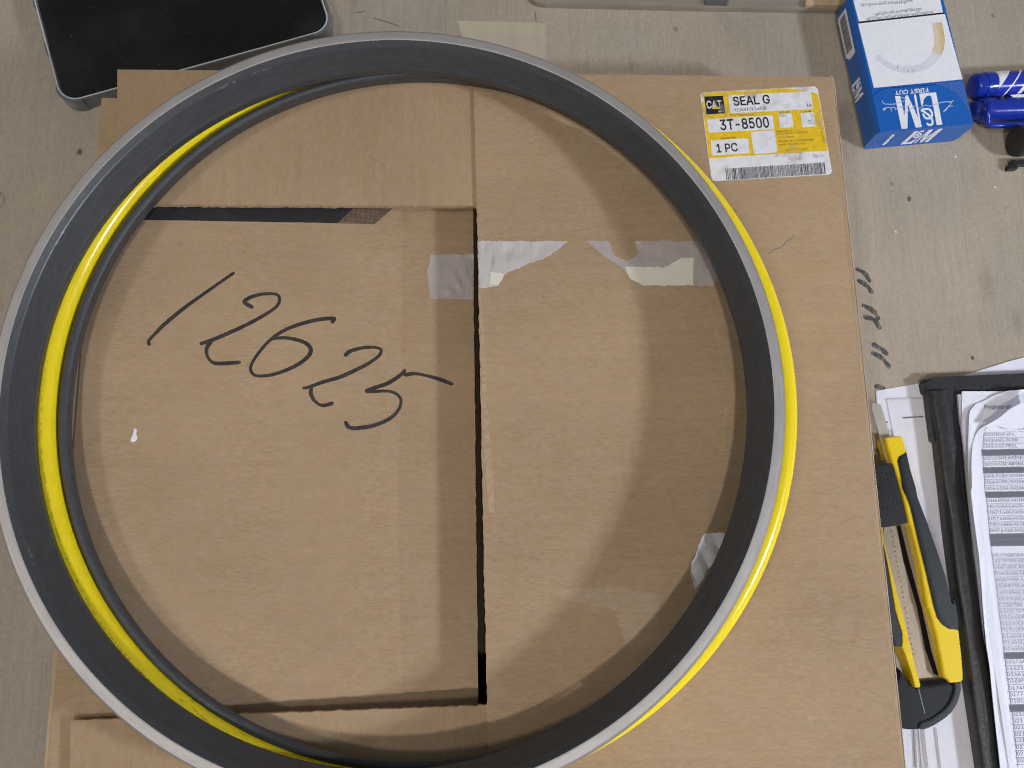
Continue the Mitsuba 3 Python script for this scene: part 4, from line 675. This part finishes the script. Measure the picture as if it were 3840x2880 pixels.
part(fo, 'spine', cat_([sm, trimesh.Trimesh(np.array(sv[:13] + [(spine[0][0], 80.5, 6.4)]), [(j, j + 1, 13) for j in range(12)])]), 'leather', 60)
part(fo, 'lower_cover', prism(affinity.translate(fp, 2.6, .9).buffer(-.5), .1, 1.7), 'leather')
part(fo, 'torn_corner', soft(Polygon([(247.2, 85.6), (249.4, 88.2), (250.0, 86.9), (249.8, 83.6), (248.3, 79.5), (247.4, 81.2)]), .2, 5.5, .5), 'black_rubber')

bk = thing('paper_sheet', 'loose white sheet sticking out behind the black folder', 'paper')
part(bk, 'sheet', prism(P('sheet_back'), .2, 1.0), 'white_paper')
ZS = 7.4
stack = thing('document', 'stack of curled printed sheets lying on the black folder', 'document')
part(stack, 'under_sheet', prism(P('sheet_a2'), ZS, ZS + 1.4), 'white_paper')
part(stack, 'under_sheet', prism(P('sheet_a'), ZS + 1.5, ZS + 2.6), 'white_paper')
curl_b = lambda x, y: 2.2 * np.clip((276 - x) / 10, 0, 1) ** 2 + 2.5 * np.clip((y - 70) / 12, 0, 1) ** 2
part(stack, 'curled_sheet', draped(prism(P('sheet_b').buffer(-1).buffer(1), ZS + 2.8, ZS + 3.2), curl_b, 5), 'white_paper', 30)
part(stack, 'heading', cat_([draped(at_z(letters(*a[:6], 1), ZS + 3.15), curl_b) for a in PRINT['heading']]), 'row_ink')
curl_c = lambda x, y: 3.4 * np.clip((270 - x + .055 * (y - 20)) / 9, 0, 1) ** 2 + 3.0 * np.clip((y - 56) / 9, 0, 1) ** 2 + .25 * np.sin(x * .21) * np.sin(y * .13)
part(stack, 'list_sheet', draped(prism(P('sheet_c').buffer(-1).buffer(1), ZS + 4.2, ZS + 4.6), curl_c, 5), 'white_paper', 30)
lift = lambda x, y: np.clip((y - 57) * .30, 0, 5)
part(stack, 'folded_flap', draped(prism(P('fold_flap'), ZS + 7.0, ZS + 7.4), lift, 5), 'white_paper', 30)
ls = [s for s in scene if s == stack + '__list_sheet'][0]
for s, x, y, ang, w, d in ROWS:
    if d:
        q = affinity.rotate(rect(x - .9, y - 1.0, x + 70, y + 2.35), ang, origin=(x, y)); part(ls, 'shaded_row', draped(prism(q, ZS + 4.5, ZS + 4.72), curl_c, 12), 'ink_grey')
part(ls, 'row_lettering', cat_([draped(at_z(letters(s, x, y, ang, w, 1.75), ZS + 4.6), curl_c) for s, x, y, ang, w, d in ROWS]), 'row_ink')
lines = []
for s, x, y, ang, w, d in ROWS: lines.append(affinity.rotate(LineString([(x - .9, y - .95), (x + 70, y - .95)]).buffer(.13), ang, origin=(x, y)))
lines.append(LineString(MM['border']).buffer(.16))
part(ls, 'row_rules', cat_([draped(prism(g, ZS + 4.5, ZS + 4.74), curl_c, 12) for g in lines]), 'rule_ink')

# ---------------------------------------------------------------- utility knife
kn = thing('utility_knife', 'yellow and black snap-off utility knife lying between the carton and the folder', 'knife')
part(kn, 'blade', prism(P('blade'), 7.2, 7.8), 'blade_steel')
part(kn, 'blade_channel', prism(P('carrier').buffer(.5), 2.5, 7.0), 'carrier_steel')
part(kn, 'channel_groove', prism(P('groove'), 7.0, 7.15), 'gap_black')
part(kn, 'body_rail', soft(P('rail_right'), 2, 12.5, 1.6), 'yellow_plastic', label='thick yellow rail of the knife body')
part(kn, 'body_rail', soft(P('rail_left'), 2, 11.5, .7), 'yellow_plastic', label='thin yellow rail of the knife body')
part(kn, 'grip', soft(P('grip_right').buffer(.9), 3, 14.0, 3.4, 8), 'black_rubber')
part(kn, 'grip', soft(P('grip_left').buffer(.2), 3, 11.0, 1.5), 'black_rubber')
part(kn, 'end_cap', soft(P('end_cap'), 1.5, 9.5, 2.6, 7), 'cap_rubber')
part(kn, 'cap_rim', soft(LineString(smooth_line(MM['cap_rim'])).buffer(1.9).intersection(P('end_cap').buffer(.3)), 7, 10.8, 1.5), 'black_rubber')
part(kn, 'cap_slot', prism(P('slot'), 9.0, 9.7), 'gap_black')
part(kn, 'blade_tip', prism(LineString(MM['cap_line']).buffer(.22), 9.3, 9.75), 'staple_steel')
sl = part(kn, 'slider', soft(P('slider'), 7.5, 14.6, .8), 'black_plastic')
g = P('slider'); bm = []
pa, pb, pc = np.array(MM['slider'][0]), np.array(MM['slider'][1]), np.array(MM['slider'][6])
su = (pb - pa) / np.linalg.norm(pb - pa); sw = np.array([su[1], -su[0]])
for i in range(9):
    for j in range(11):
        c_ = pa + su * (2 + i * 2.0) + sw * (4.5 + j * 1.75)
        if g.buffer(-1.2).contains(Point(c_)):
            s = trimesh.creation.icosphere(1, .55); s.vertices[:, 2] *= .8; s.apply_translation([c_[0], c_[1], 14.6]); bm.append(s)
part(sl, 'grip_studs', cat_(bm), 'black_plastic', True); labels[sl + '__grip_studs'] = {'kind': 'stuff'}
tt = []
rl = np.array(MM['rail_left'])
for i in range(26):
    y = 8 - i * 2.6; x = 218.6 + (8 - y) * .072 + 1.2
    s = trimesh.creation.icosphere(1, .42); s.apply_translation([x, y, 7.2]); tt.append(s)
part(kn, 'ratchet_teeth', cat_(tt), 'staple_steel', True); labels[kn + '__ratchet_teeth'] = {'kind': 'stuff'}
